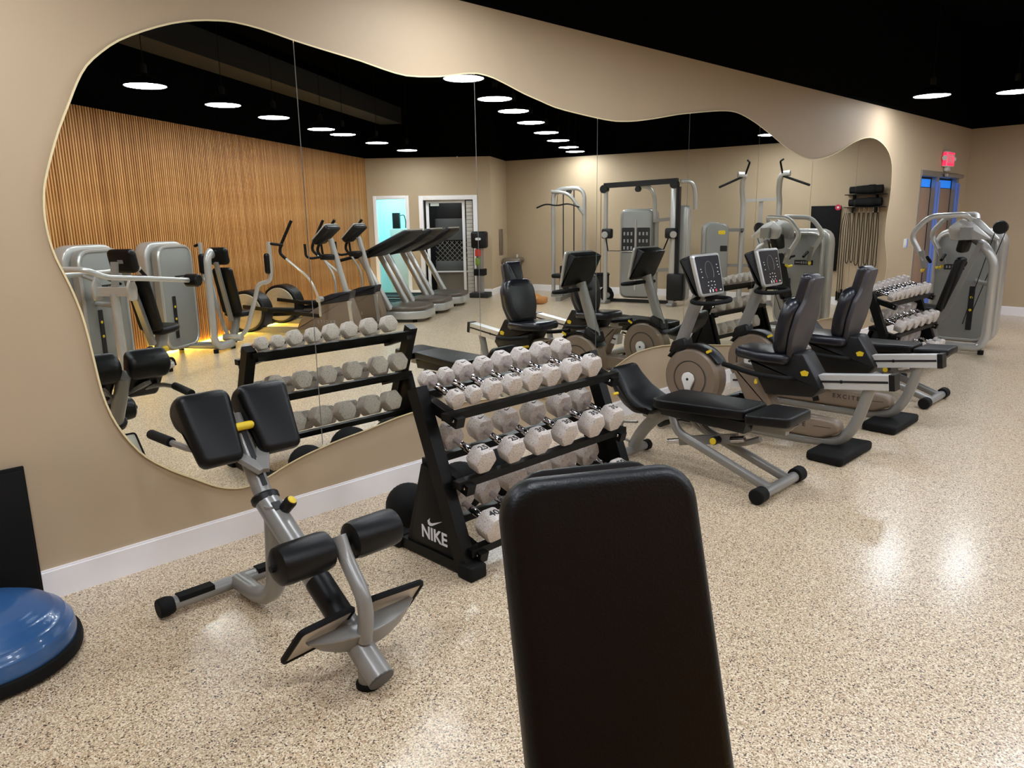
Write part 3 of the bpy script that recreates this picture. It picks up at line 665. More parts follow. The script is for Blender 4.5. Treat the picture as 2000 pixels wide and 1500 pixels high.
def press(label, loc, rz, low=False):
    t = thing('chest_press_machine', label, 'gym machine', loc, rz)
    shield(t, .45, 0, .66, 1.37)
    cz = .80 if low else 1.05
    part('rear_column', G().tube([(0, .32, .075), (0, -.36, .075), (0, -.41, .20)] + ([(0, -.41, .93)] if low else [(0, -.41, 1.05), (0, -.30, 1.22), (.10, -.16, 1.30)]), .038 if not low else .045, .12, 12, ry=.048, k=5), 'silver', t)
    part('side_brace', G().tube([(0, -.41, .8), (.2, -.25, .8), (.46, -.15, .8)], .025, .08, 8), 'silver', t)
    part('base_tube', G().tube([(0, -.30, .075), (.30, -.30, .075), (.55, -.25, .075)], .03, .08, 8, ry=.04).tube([(0, .28, .07), (.28, .26, .07), (.5, .22, .07)], .03, .08, 8), 'steel_gray', t)
    for y in (-.38, .29): part('foot', G().cyl((0, y, 0), (0, y, .05), .032, n=12), 'black_rubber', t)
    Mb = fr((0, -.04, .78), (1, 0, 0), V((0, -.27, 1)))
    part('back_pad', G().slab(rrect(.27, .62, .05, 4), .07, .025, Mb @ T(0, 0, -.07), 3), 'black_vinyl', t)
    if low: part('head_pad', G().slab(rrect(.30, .24, .05, 4), .085, .03, fr((0, -.27, 1.235), (1, 0, 0), V((0, -.2, 1))) @ T(0, 0, -.08), 3), 'black_vinyl', t)
    else: part('head_pad', G().slab(rpoly([(-.12, -.10), (.12, -.10), (.14, .10), (-.14, .10)], .04, 4), .09, .03, fr((0, -.13, 1.235), (1, 0, 0), V((0, -.2, 1))) @ T(0, 0, -.08), 3), 'black_vinyl', t)
    part('pad_frame', G().bar([(0, .06, .34), (0, -.26, 1.26)], .06, .05, up=(0, 1, 0)), 'steel_gray', t)
    st = part('seat', G().slab(rpoly([(-.13, -.14), (.13, -.14), (.18, .06), (.12, .17), (-.12, .17), (-.18, .06)], .05, 4), .075, .03, T(0, .22, .45) @ RX(6), 3), 'black_vinyl', t)
    part('seat_post', G().slab([(.05, .08), (.16, .08), (.30, .45), (.16, .45)], .07, .006, YZ @ T(0, 0, -.035)), 'steel_gray', t)
    part('seat_knob', G().ball((-.07, .16, .28), .035, 10), 'yellow', t)
    if not low:
        part('pivot_beam', G().bar([(-.27, -.16, 1.36), (.42, -.12, 1.36)], .11, .13), 'shroud_gray', t)
        part('cam_plate', G().slab(rpoly([(-.42, 1.28), (.0, 1.28), (.06, 1.44), (-.06, 1.55), (-.20, 1.50)], .04), .06, .01, YZ @ T(0, 0, .12)), 'silver', t)
        part('cam_plate', G().slab(rpoly([(-.40, 1.30), (.0, 1.28), (.04, 1.42), (-.08, 1.52), (-.20, 1.48)], .04), .05, .01, YZ @ T(0, 0, -.20)), 'silver', t)
        part('cable_pulley', G().cyl((.06, -.41, 1.42), (.12, -.41, 1.42), .075, n=20, er=.012), 'black_plastic', t)
        part('cable', G().cyl((.08, -.47, 1.40), (.30, -.14, .30), .005, n=5).cyl((.08, -.36, 1.36), (.26, -.10, .30), .005, n=5), 'black_plastic', t)
    part('foot_lever', G().tube([(-.02, .14, .18), (-.02, .34, .14), (-.02, .36, .06)], .016, .04, 8), 'black_rubber', t)
    part('handle_rest', G().cyl((.17, -.1, 1.0), (.38, -.02, 1.04), .015, n=8), 'black_rubber', t)
    if low:
        part('bar_hub', G().bar([(-.20, -.40, .95), (.20, -.40, .95)], .07, .09), 'silver', t)
        for sx in (-1, 1):
            part('hub_plate', G().slab(rpoly([(-.46, .86), (-.36, .86), (-.34, .98), (-.40, 1.12), (-.48, 1.0)], .03), .03, .006, YZ @ T(0, 0, sx*.2-.015)), 'silver', t)
        ar = part('press_bar', G().tube([(-.33, .36, 1.0), (-.34, -.30, 1.07), (-.34, -.92, 1.13), (-.26, -1.04, 1.21), (.20, -1.04, 1.21), (.34, -.92, 1.13), (.34, .05, 1.12), (.33, .28, 1.20), (.32, .40, 1.12)], .022, .12, 10, ry=.026, k=5), 'silver', t)
        part('bar_roller', G().cyl((-.42, .38, 1.0), (-.26, .38, 1.0), .07, n=18, er=.015), 'black_vinyl', ar)
        part('hand_grip', G().cyl((.32, .36, 1.16), (.32, .50, 1.02), .02, n=10), 'black_rubber', ar)
        part('bar_link', G().cyl((-.2, -.42, 1.06), (-.34, -.42, 1.09), .018, n=8).cyl((.2, -.42, 1.06), (.34, -.42, 1.11), .018, n=8), 'steel_gray', ar)
        part('head_bracket', G().bar([(0, -.40, .92), (0, -.36, 1.24)], .07, .03, up=(0, 1, 0)), 'steel_gray', t)
        part('step_disc', G().cyl((-.28, -.36, .34), (-.30, -.36, .34), .06, n=18), 'black_plastic', t)
        part('disc_stem', G().cyl((-.28, -.36, .34), (-.1, -.36, .08), .01, n=8), 'black_plastic', t)
    else:
        for sx in (-1, 1):
            ar = part('press_arm', G().tube([(sx*.14, -.17, 1.50), (sx*.24, -.14, 1.565), (sx*.33, .20, 1.55), (sx*.35, .37, 1.34), (sx*.35, .25, 1.14), (sx*.35, .21, 1.06)], .024, .09, 10, ry=.03, k=5), 'silver', t)
            part('handle_bracket', G().bar([(sx*.35, .24, 1.17), (sx*.345, .19, .98)], .05, .05, up=(0, 1, 0)), 'steel_gray', ar)
            part('hand_grip', G().cyl((sx*.33, .18, 1.10), (sx*.20, .18, 1.04), .018, n=10), 'black_rubber', ar)
            part('grip_end', G().tube([(sx*.35, .2, .97), (sx*.33, .22, .94), (sx*.26, .24, .95)], .016, .03, 8), 'yellow', ar)
    return t
press('gray overhead-arm chest press machine with tall weight housing, near the glass exit door', (9.72, -1.03, 0), 0)
x, y = GR(8.25, .88)
press('gray press machine with low horizontal bars against the slats, leftmost in the mirror', (x, y, 0), -123, True)

x, y = GR(6.85, .72)
t = thing('pectoral_fly_machine', 'gray chest fly machine with forearm pads on bent arms, against the slatted wall', 'gym machine', (x, y, 0), -123)
shield(t, .42, .0, .66, 1.36)
part('main_column', G().tube([(0, .40, .07), (0, .08, .07), (0, 0, .18), (0, .03, 1.18), (0, .10, 1.26), (.05, .2, 1.22)], .042, .10, 12, ry=.055, k=5), 'silver', t)
part('base_tube', G().tube([(0, .12, .07), (.3, .1, .07), (.55, .08, .07)], .03, .06, 8).tube([(0, .4, .07), (.3, .3, .07), (.55, .2, .07)], .03, .06, 8), 'steel_gray', t)
for y in (.02, .4): part('foot', G().cyl((0, y, 0), (0, y, .05), .032, n=12), 'black_rubber', t)
Mb = fr((0, .36, .74), (1, 0, 0), V((0, -.27, 1)))
part('back_pad', G().slab(rrect(.27, .62, .05, 4), .07, .025, Mb @ T(0, 0, -.07), 3), 'black_vinyl', t)
part('head_pad', G().slab(rrect(.27, .22, .05, 4), .08, .03, fr((0, .24, 1.19), (1, 0, 0), V((0, -.2, 1))) @ T(0, 0, -.07), 3), 'black_vinyl', t)
part('seat', G().slab(rpoly([(-.13, -.14), (.13, -.14), (.18, .06), (.12, .17), (-.12, .17), (-.18, .06)], .05, 4), .075, .03, T(0, .60, .40), 3), 'black_vinyl', t)
part('seat_post', G().bar([(0, .42, .08), (0, .56, .42)], .07, .06, up=(0, 1, 0)), 'steel_gray', t)
part('pad_frame', G().bar([(0, .42, .36), (0, .20, 1.12)], .05, .04, up=(0, 1, 0)), 'steel_gray', t)
part('arm_hub', G().cyl((-.13, .42, .14), (.13, .42, .14), .045, n=14), 'silver', t)
for sx in (-1, 1):
    q_ = 1. if sx < 0 else .62
    ar = part('fly_arm', G().tube([(q_*sx*.10, .42, .15), (q_*sx*.20, .44, .24), (q_*sx*.36, .44, .66), (q_*sx*.41, .45, .84), (q_*sx*.57, .46, .86), (q_*sx*.60, .46, .98), (q_*sx*.60, .46, 1.36)], .024, .08, 10, ry=.028, k=5), 'silver', t)
    part('forearm_pad', G().slab(rrect(.12, .26, .04, 4), .07, .025, fr((q_*sx*.57, .46, 1.09), (0, -1, 0), (0, 0, 1)) @ T(0, 0, -.035 if sx > 0 else -.035), 3), 'black_vinyl', ar)
    part('hand_grip', G().cyl((q_*sx*.60, .46, 1.34), (q_*sx*.77, .50, 1.315), .018, n=10), 'black_rubber', ar)

# ------------------------------------------------------------------ ellipticals
def elliptical(label, s_):
    x, y = GR(s_, 1.0)
    t = thing('elliptical_trainer', label, 'exercise machine', (x, y, 0), -33, 'ellipticals facing away from the slatted wall')
    part('base_frame', G().bar([(0, -1.0, .06), (0, .9, .06)], .07, .08).bar([(-.28, .84, .05), (.28, .84, .05)], .07, .07).bar([(-.30, -.95, .05), (.30, -.95, .05)], .07, .07), 'steel_gray', t)
    part('drive_drum', G().lathe([(.06, -.13), (.285, -.13), (.305, -.11), (.305, .11), (.285, .13), (.06, .13)], fr((0, -.74, .335), (0, 0, 1), (0, 1, 0)), 32), 'black_plastic', t)
    for sx in (-1, 1):
        dk = part('drum_disc', G().lathe([(.10, 0), (.25, 0), (.262, .012), (.25, .022), (.10, .026)], T(sx*.13, -.74, .335) @ RY(90*sx), 32), 'disc_tan', t)
        part('disc_ring', G().lathe([(.14, 0), (.145, .003), (.15, 0)], T(sx*.1525, -.74, .335) @ RY(90*sx), 28), 'taupe_dark', dk)
        lk = part('pedal_link', G().bar([(sx*.21, -.72, .42 if sx < 0 else .25), (sx*.21, .45, .30)], .04, .05), 'black_plastic', t)
        part('foot_pedal', G().slab(rrect(.16, .38, .04, 3), .05, .015, T(sx*.24, -.12, .36 if sx < 0 else .27)), 'black_rubber', lk)
        dy = .40 if sx > 0 else 0
        ar = part('swing_arm', G().tube([(sx*.27, .50, .30), (sx*.27, .50, .52), (sx*.28, .40+dy*.25, .82), (sx*.29, .10+dy*.6, 1.06), (sx*.29, .02+dy*.65, 1.13)], .017, .16, 9, k=6), 'silver', t)
        part('arm_grip', G().tube([(sx*.29, .05+dy*.63, 1.10), (sx*.29, -.04+dy*.7, 1.18), (sx*.28, -.02+dy*.75, 1.28), (sx*.26, .16+dy, 1.62)], .021, .08, 9), 'black_rubber', ar)
        part('pivot_cap', G().cyl((sx*.2, .50, .54), (sx*.31, .50, .54), .04, n=12), 'silver', ar)
        part('fixed_handle', G().tube([(sx*.06, .52, 1.12), (sx*.24, .40, 1.10), (sx*.26, .34, 1.13), (sx*.25, .33, 1.30)], .018, .06, 8), 'black_rubber', t)
    sh = part('front_housing', G().slab(rpoly([(.02, .08), (.92, .08), (.97, .20), (.86, .56), (.52, .50), (.10, .24)], .04), .20, .03, YZ @ T(0, 0, -.10), 3), 'taupe', t)
    part('housing_top', G().slab(rpoly([(.42, .44), (.86, .50), (.90, .64), (.60, .60), (.42, .54)], .03), .24, .03, YZ @ T(0, 0, -.12), 3), 'navy_pad', t)
    text('lettering', 'E X C I T E', .06, fr((-.1006, .5, .2), (0, -1, 0), (0, 0, 1)), 'ink_gray', sh)
    part('front_stay', G().bar([(-.08, .90, .08), (-.08, .86, .5)], .05, .05, up=(0, 1, 0)), 'silver', t)
    part('mast', G().tube([(0, .80, .58), (0, .60, 1.36)], .042, 0, 12, ry=.034), 'silver', t)
    part('handle_hub', G().box((0, .56, 1.11), (.20, .2, .08), .02, k=2), 'black_plastic', t)
    Mc = fr((0, .53, 1.43), (1, 0, 0), V((0, .55, .5)))
    part('console', G().slab(rpoly([(-.21, .16), (-.17, -.17), (.17, -.17), (.21, .16)], .03), .07, .02, Mc @ T(0, 0, -.05), 2), 'black_plastic', t)
    part('console_rim', G().slab(rpoly([(-.215, .165), (-.175, -.175), (.175, -.175), (.215, .165)], .03), .016, .006, Mc @ T(0, 0, .021)), 'silver', t)
    part('key_panel', G().slab(rpoly([(-.18, .14), (-.15, -.15), (.15, -.15), (.18, .14)], .02), .003, 0, Mc @ T(0, 0, .0368)), 'screen_black', t)
    return t
elliptical('elliptical trainer nearer the weight machines, leftmost of the two in the mirror', 5.2)
elliptical('elliptical trainer standing beside the row of treadmills', 4.22)

# ------------------------------------------------------------------ treadmills
def treadmill(label, s_):
    x, y = GR(s_, 1.3)
    t = thing('treadmill', label, 'treadmill', (x, y, 0), -33, 'treadmills in a row by the slatted wall')
    part('deck', G().box((0, -.18, .11), (.84, 1.75, .12), .03, k=2), 'steel_gray', t)
    part('running_belt', G().box((0, -.22, .172), (.52, 1.66, .008), .002), 'black_rubber', t)
    for sx in (-1, 1): part('side_step', G().box((sx*.34, -.22, .178), (.13, 1.6, .02), .006), 'black_plastic', t)
    for sx in (-1, 1):
        for y in (-.95, 1.0): part('foot', G().cyl((sx*.33, y, 0), (sx*.33, y, .06), .035, n=12), 'black_rubber', t)
    hood = rpoly([(-.44, .42), (.44, .42), (.44, .95), (.30, 1.17), (-.30, 1.17), (-.44, .95)], .12, 5)
    part('hood_skirt', G().slab(hood, .13, .02, T(0, 0, .05), 2), 'silver', t)
    g = G().slab(rpoly([(-.43, .43), (.43, .43), (.43, .94), (.29, 1.15), (-.29, 1.15), (-.43, .94)], .12, 5), .085, .06, T(0, 0, .17), 4)
    part('hood', g, 'taupe_dark', t)
    for sx in (-1, 1):
        part('upright', G().tube([(sx*.40, .62, .2), (sx*.40, .17, 1.04)], .042, 0, 12, ry=.055), 'silver', t)
        part('handrail', G().tube([(sx*.40, .30, 1.10), (sx*.42, .0, 1.03), (sx*.40, -.22, .98)], .026, .1, 9), 'black_rubber', t)
    cs = G().slab(rpoly([(-.10, .99), (.30, 1.03), (.80, 1.26), (.97, 1.39), (.98, 1.44), (.88, 1.455), (.20, 1.12), (-.10, 1.03)], .03), .78, .03, YZ @ T(0, 0, -.39), 3)
    cs.v = [(x_*(1 - .22*max(0, min(1, (.2-y_)/.3)) - .12*max(0, min(1, (y_-.55)/.2))), y_, z_) for x_, y_, z_ in cs.v]
    part('console', cs, 'black_plastic', t)
    part('console_screen', G().slab(rrect(.34, .24, .02), .004, 0, fr((0, .58, 1.312), (1, 0, 0), (0, .68, .335))), 'screen_black', t)
    part('console_edge', G().bar([(-.33, .955, 1.452), (.33, .955, 1.452)], .03, .02), 'silver', t)
    return t
treadmill('treadmill beside the ellipticals, nearest of the three in the mirror', 3.46)
treadmill('middle treadmill of the three by the slatted wall', 2.36)
treadmill('treadmill nearest the doorways, last of the three', 1.25)

# ------------------------------------------------------------------ machines along the far wall (seen in the mirror)
t = thing('cable_machine', 'tall dual cable machine with black top beam and silver columns by the far wall', 'gym machine', (11.34, -5.27, 0), 75)
W = 1.30
part('left_column', G().cyl((0, 0, .05), (0, 0, 2.14), .038, n=14), 'silver', t)
part('right_column', G().box((W, 0, 1.1), (.11, .11, 2.1), .02, k=2), 'silver', t)
part('column_groove', G().box((W+.075, .0, 1.1), (.05, .13, 2.0), .005), 'black_plastic', t)
for x in (0, W): part('foot_plate', G().box((x, 0, .03), (.12, .28, .06), .015, k=2), 'steel_gray', t)
part('base_beam', G().bar([(0, -.16, .05), (W, -.16, .05)], .08, .06), 'black_plastic', t)
part('top_beam', G().bar([(-.03, 0, 2.16), (W+.05, 0, 2.20)], .10, .09), 'black_plastic', t)
part('top_pulley', G().cyl((-.03, -.05, 2.10), (-.03, .06, 2.10), .075, n=16), 'black_plastic', t)
part('top_pulley', G().cyl((W, -.05, 2.14), (W, .07, 2.14), .075, n=16).cyl((.62, -.04, 2.08), (.62, .04, 2.08), .05, n=14), 'black_plastic', t)
part('curved_tube', G().tube([(.55, -.05, 2.13), (.78, -.15, 2.13), (.86, -.22, 1.95), (.86, -.24, 1.5)], .04, .16, 10, k=6), 'silver', t)
part('stack_front', G().slab(rpoly([(.24, .12), (.84, .12), (.84, 1.72), (.24, 1.72)], .12, 5), .12, .03, XZ @ T(0, 0, .16), 3), 'shroud_gray', t)
part('stack_back', G().slab(rpoly([(.16, .08), (.90, .08), (.90, 1.74), (.16, 1.74)], .15, 5), .10, .03, XZ @ T(0, 0, .30), 3), 'silver', t)
for k, x in enumerate((.38, .68)):
    pn = part('stack_window', G().slab(rrect(.25, .46, .02), .006, 0, XZ @ T(x, 1.17, .156)), 'ink_black', t)
    ks = G()
    for i in range(3):
        for j in range(3): ks.box((x-.07+.07*i, -.152, 1.03+.13*j), (.03, .004, .06), 0)
    part('window_symbols', ks, 'ink_gray', pn)
part('centre_strip', G().box((.53, -.155, .9), (.03, .012, 1.3), .003), 'silver', t)
part('right_housing', G().slab(rpoly([(1.16, .08), (1.54, .08), (1.54, 1.78), (1.16, 1.78)], .10, 4), .12, .03, XZ @ T(0, 0, .16), 3), 'silver', t)
part('housing_skirt', G().box((1.37, .0, .35), (.30, .2, .48), .03, k=2), 'black_plastic', t)
for z in (.62, 1.52): part('cross_bar', G().bar([(.85, -.2, z), (1.25, -.2, z+.03)], .06, .06), 'steel_gray', t)
part('pull_up_tube', G().tube([(1.40, 0, 2.19), (1.58, -.1, 2.19), (1.62, -.16, 2.0), (1.62, -.18, 1.7)], .035, .12, 10), 'silver', t)
for x in (0., W):
    tr = part('trolley', G().box((x+(.07 if x == 0 else -.02), .09, 1.30), (.20, .12, .18), .03, k=2), 'black_plastic', t)
    part('trolley_pulley', G().cyl((x+.05, .15, 1.28), (x+.05, .18, 1.28), .06, n=14), 'silver', tr)
hb = part('straight_bar', G().cyl((.10, .12, .98), (1.15, .12, .98), .013, n=8), 'chrome', t)
part('bar_strap', G().cyl((.06, .13, 1.22), (.10, .12, .98), .012, n=6).cyl((W-.05, .13, 1.22), (1.15, .12, .98), .012, n=6), 'black_rubber', hb)
part('tower_cable', G().cyl((-.1, 0, .1), (-.1, 0, 2.1), .005, n=5), 'black_plastic', t)

t = thing('lat_pulldown_machine', 'silver lat pulldown tower with wide black bar, left of the cable machine in the mirror', 'gym machine', (11.84, -6.62, 0), 62)
part('tower_frame', G().tube([(-.31, 0, .05), (-.31, 0, 2.16), (.33, 0, 2.18), (.33, 0, .05)], .042, .22, 12, k=7), 'silver', t)
part('diagonal_arm', G().tube([(-.33, .06, 2.12), (.02, .05, 2.08), (.33, .02, 1.66)], .035, .14, 10), 'silver', t)
part('base_beam', G().bar([(-.35, 0, .04), (.37, 0, .04)], .1, .08).bar([(0, 0, .04), (0, .9, .04)], .1, .08), 'steel_gray', t)
part('guide_rod', G().cyl((-.10, .0, .1), (-.10, 0, 2.15), .012, n=8).cyl((.12, 0, .1), (.12, 0, 2.15), .012, n=8), 'dark_duct', t)
part('weight_stack', G().box((.01, 0, .36), (.34, .16, .55), .01), 'black_plastic', t)
for x in (-.2, .02): part('top_pulley', G().cyl((x, -.02, 2.12), (x, .02, 2.12), .055, n=14), 'dark_duct', t)
lb = part('lat_bar', G().tube([(-.62, .14, 1.80), (-.42, .14, 1.88), (-.20, .14, 1.83), (.02, .14, 1.88), (.26, .14, 1.80)], .016, .1, 8, k=5), 'black_plastic', t)
part('lat_cable', G().cyl((-.2, .14, 1.84), (-.2, .05, 2.1), .005, n=5), 'black_plastic', lb)
part('seat', G().slab(rrect(.34, .34, .05), .08, .03, T(0, .62, .44), 3), 'black_vinyl', t)
part('seat_post', G().bar([(0, .62, .05), (0, .62, .46)], .07, .07, up=(0, 1, 0)), 'steel_gray', t)

t = thing('pull_up_machine', 'tall assisted pull-up and dip machine with black handles near the far wall', 'gym machine', (12.6, -2.85, 0), 60)
part('stack_front', G().slab(rpoly([(-.92, .06), (-.52, .06), (-.52, 1.46), (-.92, 1.46)], .14, 5), .22, .03, XZ @ T(0, 0, -.05), 3), 'shroud_gray', t)
part('stack_back', G().slab(rpoly([(-1.0, .05), (-.62, .05), (-.62, 1.48), (-1.0, 1.48)], .16, 5), .16, .03, XZ @ T(0, 0, .19), 3), 'silver', t)
part('housing_badge', G().slab(rrect(.12, .07, .02), .003, 0, XZ @ T(-.64, 1.30, -.054)), 'yellow', t)
part('housing_sign', G().slab(rrect(.12, .10, .01), .003, 0, XZ @ T(-.60, 1.02, -.054)), 'ink_black', t)
for sx in (-1, 1):
    cx = sx*.30
    part('upright', G().tube([(cx, 0, .05), (cx, 0, 1.82), (cx-.03, .10, 2.0), (cx-.03, .24, 2.20), (cx, .30, 2.26), (cx+sx*.12, .34, 2.27)], .048, .08, 10, k=5), 'silver', t)
    pg = part('pull_up_grip', G().cyl((cx-.02, .30, 2.24), (cx+sx*.42, .50, 2.06), .02, n=9), 'black_rubber', t)
    part('upper_grip', G().tube([(cx, .32, 2.26), (cx-sx*.06, .46, 2.46), (cx-sx*.02, .56, 2.48)], .016, .04, 8), 'black_rubber', pg)
    part('dip_bar', G().bar([(cx, 0, 1.34), (cx, .16, 1.34)], .05, .05).cyl((cx, .16, 1.34), (cx-.02, .62, 1.32), .02, n=9), 'dark_duct', t)
    part('base_beam', G().bar([(cx, -.15, .04), (cx, .9, .04)], .08, .08), 'steel_gray', t)
part('top_cross_bar', G().bar([(-.30, 0, 1.84), (.30, 0, 1.86)], .05, .05), 'silver', t)
part('mid_cross_bar', G().bar([(-.75, -.02, .72), (.30, -.02, .72)], .05, .05).bar([(-.7, -.02, 1.34), (-.30, -.02, 1.34)], .06, .06), 'steel_gray', t)
part('base_cross_bar', G().bar([(-.8, -.1, .05), (.34, -.1, .05)], .08, .08), 'steel_gray', t)
part('knee_platform', G().slab(rrect(.36, .30, .05), .07, .025, T(0, .42, .70), 3), 'black_vinyl', t)
part('platform_arm', G().bar([(0, 0, .5), (0, .42, .69)], .06, .06), 'silver', t)
part('guide_post', G().bar([(0, -.08, .05), (0, -.08, 1.86)], .07, .05, up=(0, 1, 0)), 'silver', t)

# ------------------------------------------------------------------ things on and by the far right wall
def wp(nm, u, z, out=0.): return WM[nm] @ V((u, z, out))
def hang(name, label, cat, g_parts, nm, group=None):
    first = None
    t = thing(name, label, cat, (0, 0, 0), 0, group)
    for pn, g, mt_ in g_parts: part(pn, g, mt_, t)
    return t
Mr = WM['right']     # u from the corner with the mirror wall, v up, w outwards
hang('hanging_exercise_mat', 'black exercise mat hung on the far right wall beside the resistance bands', 'mat',
     [('mat_sheet', G().slab([(1.89, .60), (2.37, .58), (2.39, 1.73), (1.88, 1.73)], .03, .008, Mr @ T(0, 0, -.05)), 'black_rubber'),
      ('hanging_loop', G().slab(circ(.05, 16, 1.93, 1.70), .006, 0, Mr @ T(0, 0, -.058)), 'ink_red'),
      ('loop_mark', G().slab(circ(.02, 12, 1.93, 1.70), .002, 0, Mr @ T(0, 0, -.0595)), 'ink_white'),
      ('hook', G().cyl(wp('right', 1.93, 1.715, -.05), wp('right', 1.93, 1.715, 0), .008, n=8).cyl(wp('right', 2.33, 1.715, -.05), wp('right', 2.33, 1.715, 0), .008, n=8), 'chrome')], 'right')
for k, (z, n1, lb) in enumerate(((1.91, 'upper', 'narrow black wall shelf, upper of the two, holding one rolled black bag'), (1.70, 'lower', 'narrow black wall shelf, lower of the two, with resistance bands hanging under it'))):
    hang('wall_shelf', lb, 'shelf', [('shelf_board', G().slab([(1.16, z-.012), (1.80, z-.012), (1.80, z), (1.16, z)], .20, .002, Mr @ T(0, 0, -.20)), 'rack_black'),
        ('shelf_bracket', G().slab([(1.3, z-.10), (1.32, z-.10), (1.32, z-.012), (1.3, z-.012)], .15, 0, Mr @ T(0, 0, -.15)).slab([(1.66, z-.10), (1.68, z-.10), (1.68, z-.012), (1.66, z-.012)], .15, 0, Mr @ T(0, 0, -.15)), 'rack_black')], 'right')
    a, c = wp('right', 1.22, z+.085, -.10), wp('right', 1.74, z+.07, -.10)
    g = G(); q = (c-a).normalized()
    g.tube([a, a+q*.1, a+q*.26, a+q*.4, c], .078, .05, 12, ry=.075, rs=[.9, 1.05, .95, .9, .8])
    o = part('rolled_bag', g, 'wagon_cloth'); tag(o, 'rolled black bag lying on the %s narrow wall shelf by the mirror end' % n1, 'bag', 'rolled black bags')
random.seed(3)
for k in range(7):
    u = 1.27 + k*.075; n_ = 0
    zb = [.66, .66, .70, .66, .69, .74, .72][k]; w_ = .026 + .007*random.random(); oy = -.016*(k % 2)
    z1_ = 1.60
    hp = [wp('right', u-.01, z1_, -.09), wp('right', u-w_*.7, (z1_+zb)/2+.1, -.05), wp('right', u-w_*.9, zb+.06, -.045), wp('right', u, zb, -.05), wp('right', u+w_, zb+.06, -.045), wp('right', u+w_*.7, (z1_+zb)/2, -.05), wp('right', u+.01, z1_, -.09)]
    t = thing('resistance_band', '', 'resistance band', (0, 0, 0))
    tag(t, 'thin black resistance band looped under the lower wall shelf, %s from the corner' % ORD[k], 'resistance band', 'resistance bands under the lower shelf')
    hp = [q_ + (Mr.to_3x3() @ V((0, 0, oy)) if 0 < i_ < 6 else V((0, 0, 0))) for i_, q_ in enumerate(hp)]
    part('band_tube', G().tube(hp, .0065, .08, 6, k=4), 'black_rubber', t)
    part('hook', G().tube([wp('right', u, 1.688, -.09), wp('right', u, 1.61, -.09), wp('right', u, 1.59, -.07)], .006, .02, 6), 'chrome', t)
for k, u in enumerate((1.775, 1.812, 1.85)):
    t = thing('resistance_tube', 'long thin resistance tube hanging straight with a black handle, %s from the bands' % ORD[k], 'resistance band', (0, 0, 0), 0, 'straight hanging resistance tubes')
    tp = wp('right', 1.745+.026*k, 1.60, -.10); zl = (.28, .22, .24)[k]
    part('band_tube', G().tube([tp, wp('right', u, 1.4, -.06), wp('right', u, zl, -.04)], .006, .1, 6), 'black_rubber', t)
    part('hand_grip', G().cyl(wp('right', u, zl, -.04), wp('right', u, zl-.16, -.04), .018, n=8), 'black_rubber', t)
    part('hook', G().cyl(tp, wp('right', 1.745+.026*k, 1.69, -.10), .006, n=6), 'chrome', t)
# folding wagon
t = thing('folding_wagon', 'black cloth folding wagon with four wheels, in front of the far wall', 'wagon', (11.54, -5.74, 0), 50)
g = G()
for M_, sz in ((T(0, .19, .40), (.62, .012, .24)), (T(0, -.19, .40), (.62, .012, .24)), (T(.31, 0, .40), (.012, .38, .24)), (T(-.31, 0, .40), (.012, .38, .24)), (T(0, 0, .285), (.62, .38, .012))): g.box((0, 0, 0), sz, .002, M_)
part('cloth_bin', g, 'wagon_cloth', t)
part('frame', G().tube([(-.32, -.2, .52), (.32, -.2, .52), (.32, .2, .52), (-.32, .2, .52)], .012, .02, 6, closed=True).bar([(-.3, -.2, .2), (.3, .2, .5)], .02, .02).bar([(-.28, 0, .13), (-.28, 0, .29)], .03, .03, up=(0, 1, 0)).bar([(.28, 0, .13), (.28, 0, .29)], .03, .03, up=(0, 1, 0)), 'rack_black', t)
for sx in (-1, 1):
    part('axle', G().cyl((sx*.28, -.2, .13), (sx*.28, .2, .13), .01, n=6), 'dark_duct', t)
    for sy in (-1, 1):
        wh = part('wheel', G().lathe([(.05, -.03), (.11, -.03), (.13, -.012), (.13, .012), (.11, .03), (.05, .03)], fr((sx*.28, sy*.22, .13), (1, 0, 0), (0, 0, 1)), 20), 'black_rubber', t)
        part('wheel_hub', G().cyl((sx*.28, sy*.22-.034, .13), (sx*.28, sy*.22+.034, .13), .055, n=12), 'silver', wh)
# crumpled tan bundle on the floor
g = G().ball((0, 0, 0), 1, 14); rnd = random.Random(5)
g.v = [tuple(V((x*.28*(1+.25*sin(7*y+3*z)), y*.15*(1+.2*sin(9*x)), max(-.075, z*.10*(1+.3*sin(8*x+5*y)))))) for x, y, z in g.v]
o = part('cloth_bundle', g, 'tan_plush'); o.location = (10.42, -6.32, .075); o.rotation_euler = (0, 0, R(50)); tag(o, 'tan crumpled cloth bundle lying on the floor by the far wall', 'cloth')
# drinking fountain on the return wall
Mt = WM['far']; Lf = (PC[2]-PC[1]).length
Rr = WM['return']; Lr = (PC[3]-PC[2]).length
t = thing('drinking_fountain', 'stainless drinking fountain with rounded basin on the wall in the corner', 'drinking fountain', (0, 0, 0))
part('basin', G().slab(rpoly([(.15, .62), (.62, .62), (.62, .74), (.15, .74)], .03), .42, .05, Rr @ T(0, 0, -.435), 3), 'fountain_steel', t)
part('back_panel', G().slab(rrect(.30, .55, .01, 2, .62, 1.10), .012, .002, Rr @ T(0, 0, -.022)), 'fountain_steel', t)
part('spout', G().cyl(Rr @ V((.32, .74, -.3)), Rr @ V((.32, .81, -.3)), .018, n=10), 'white_plastic', t)
part('support_bracket', G().slab([(.022, .26), (.04, .26), (.34, .62), (.022, .62)], .12, .004, Rr @ Matrix(((0, 0, 1, .3), (0, 1, 0, 0), (-1, 0, 0, 0), (0, 0, 0, 1)))), 'fountain_steel', t)
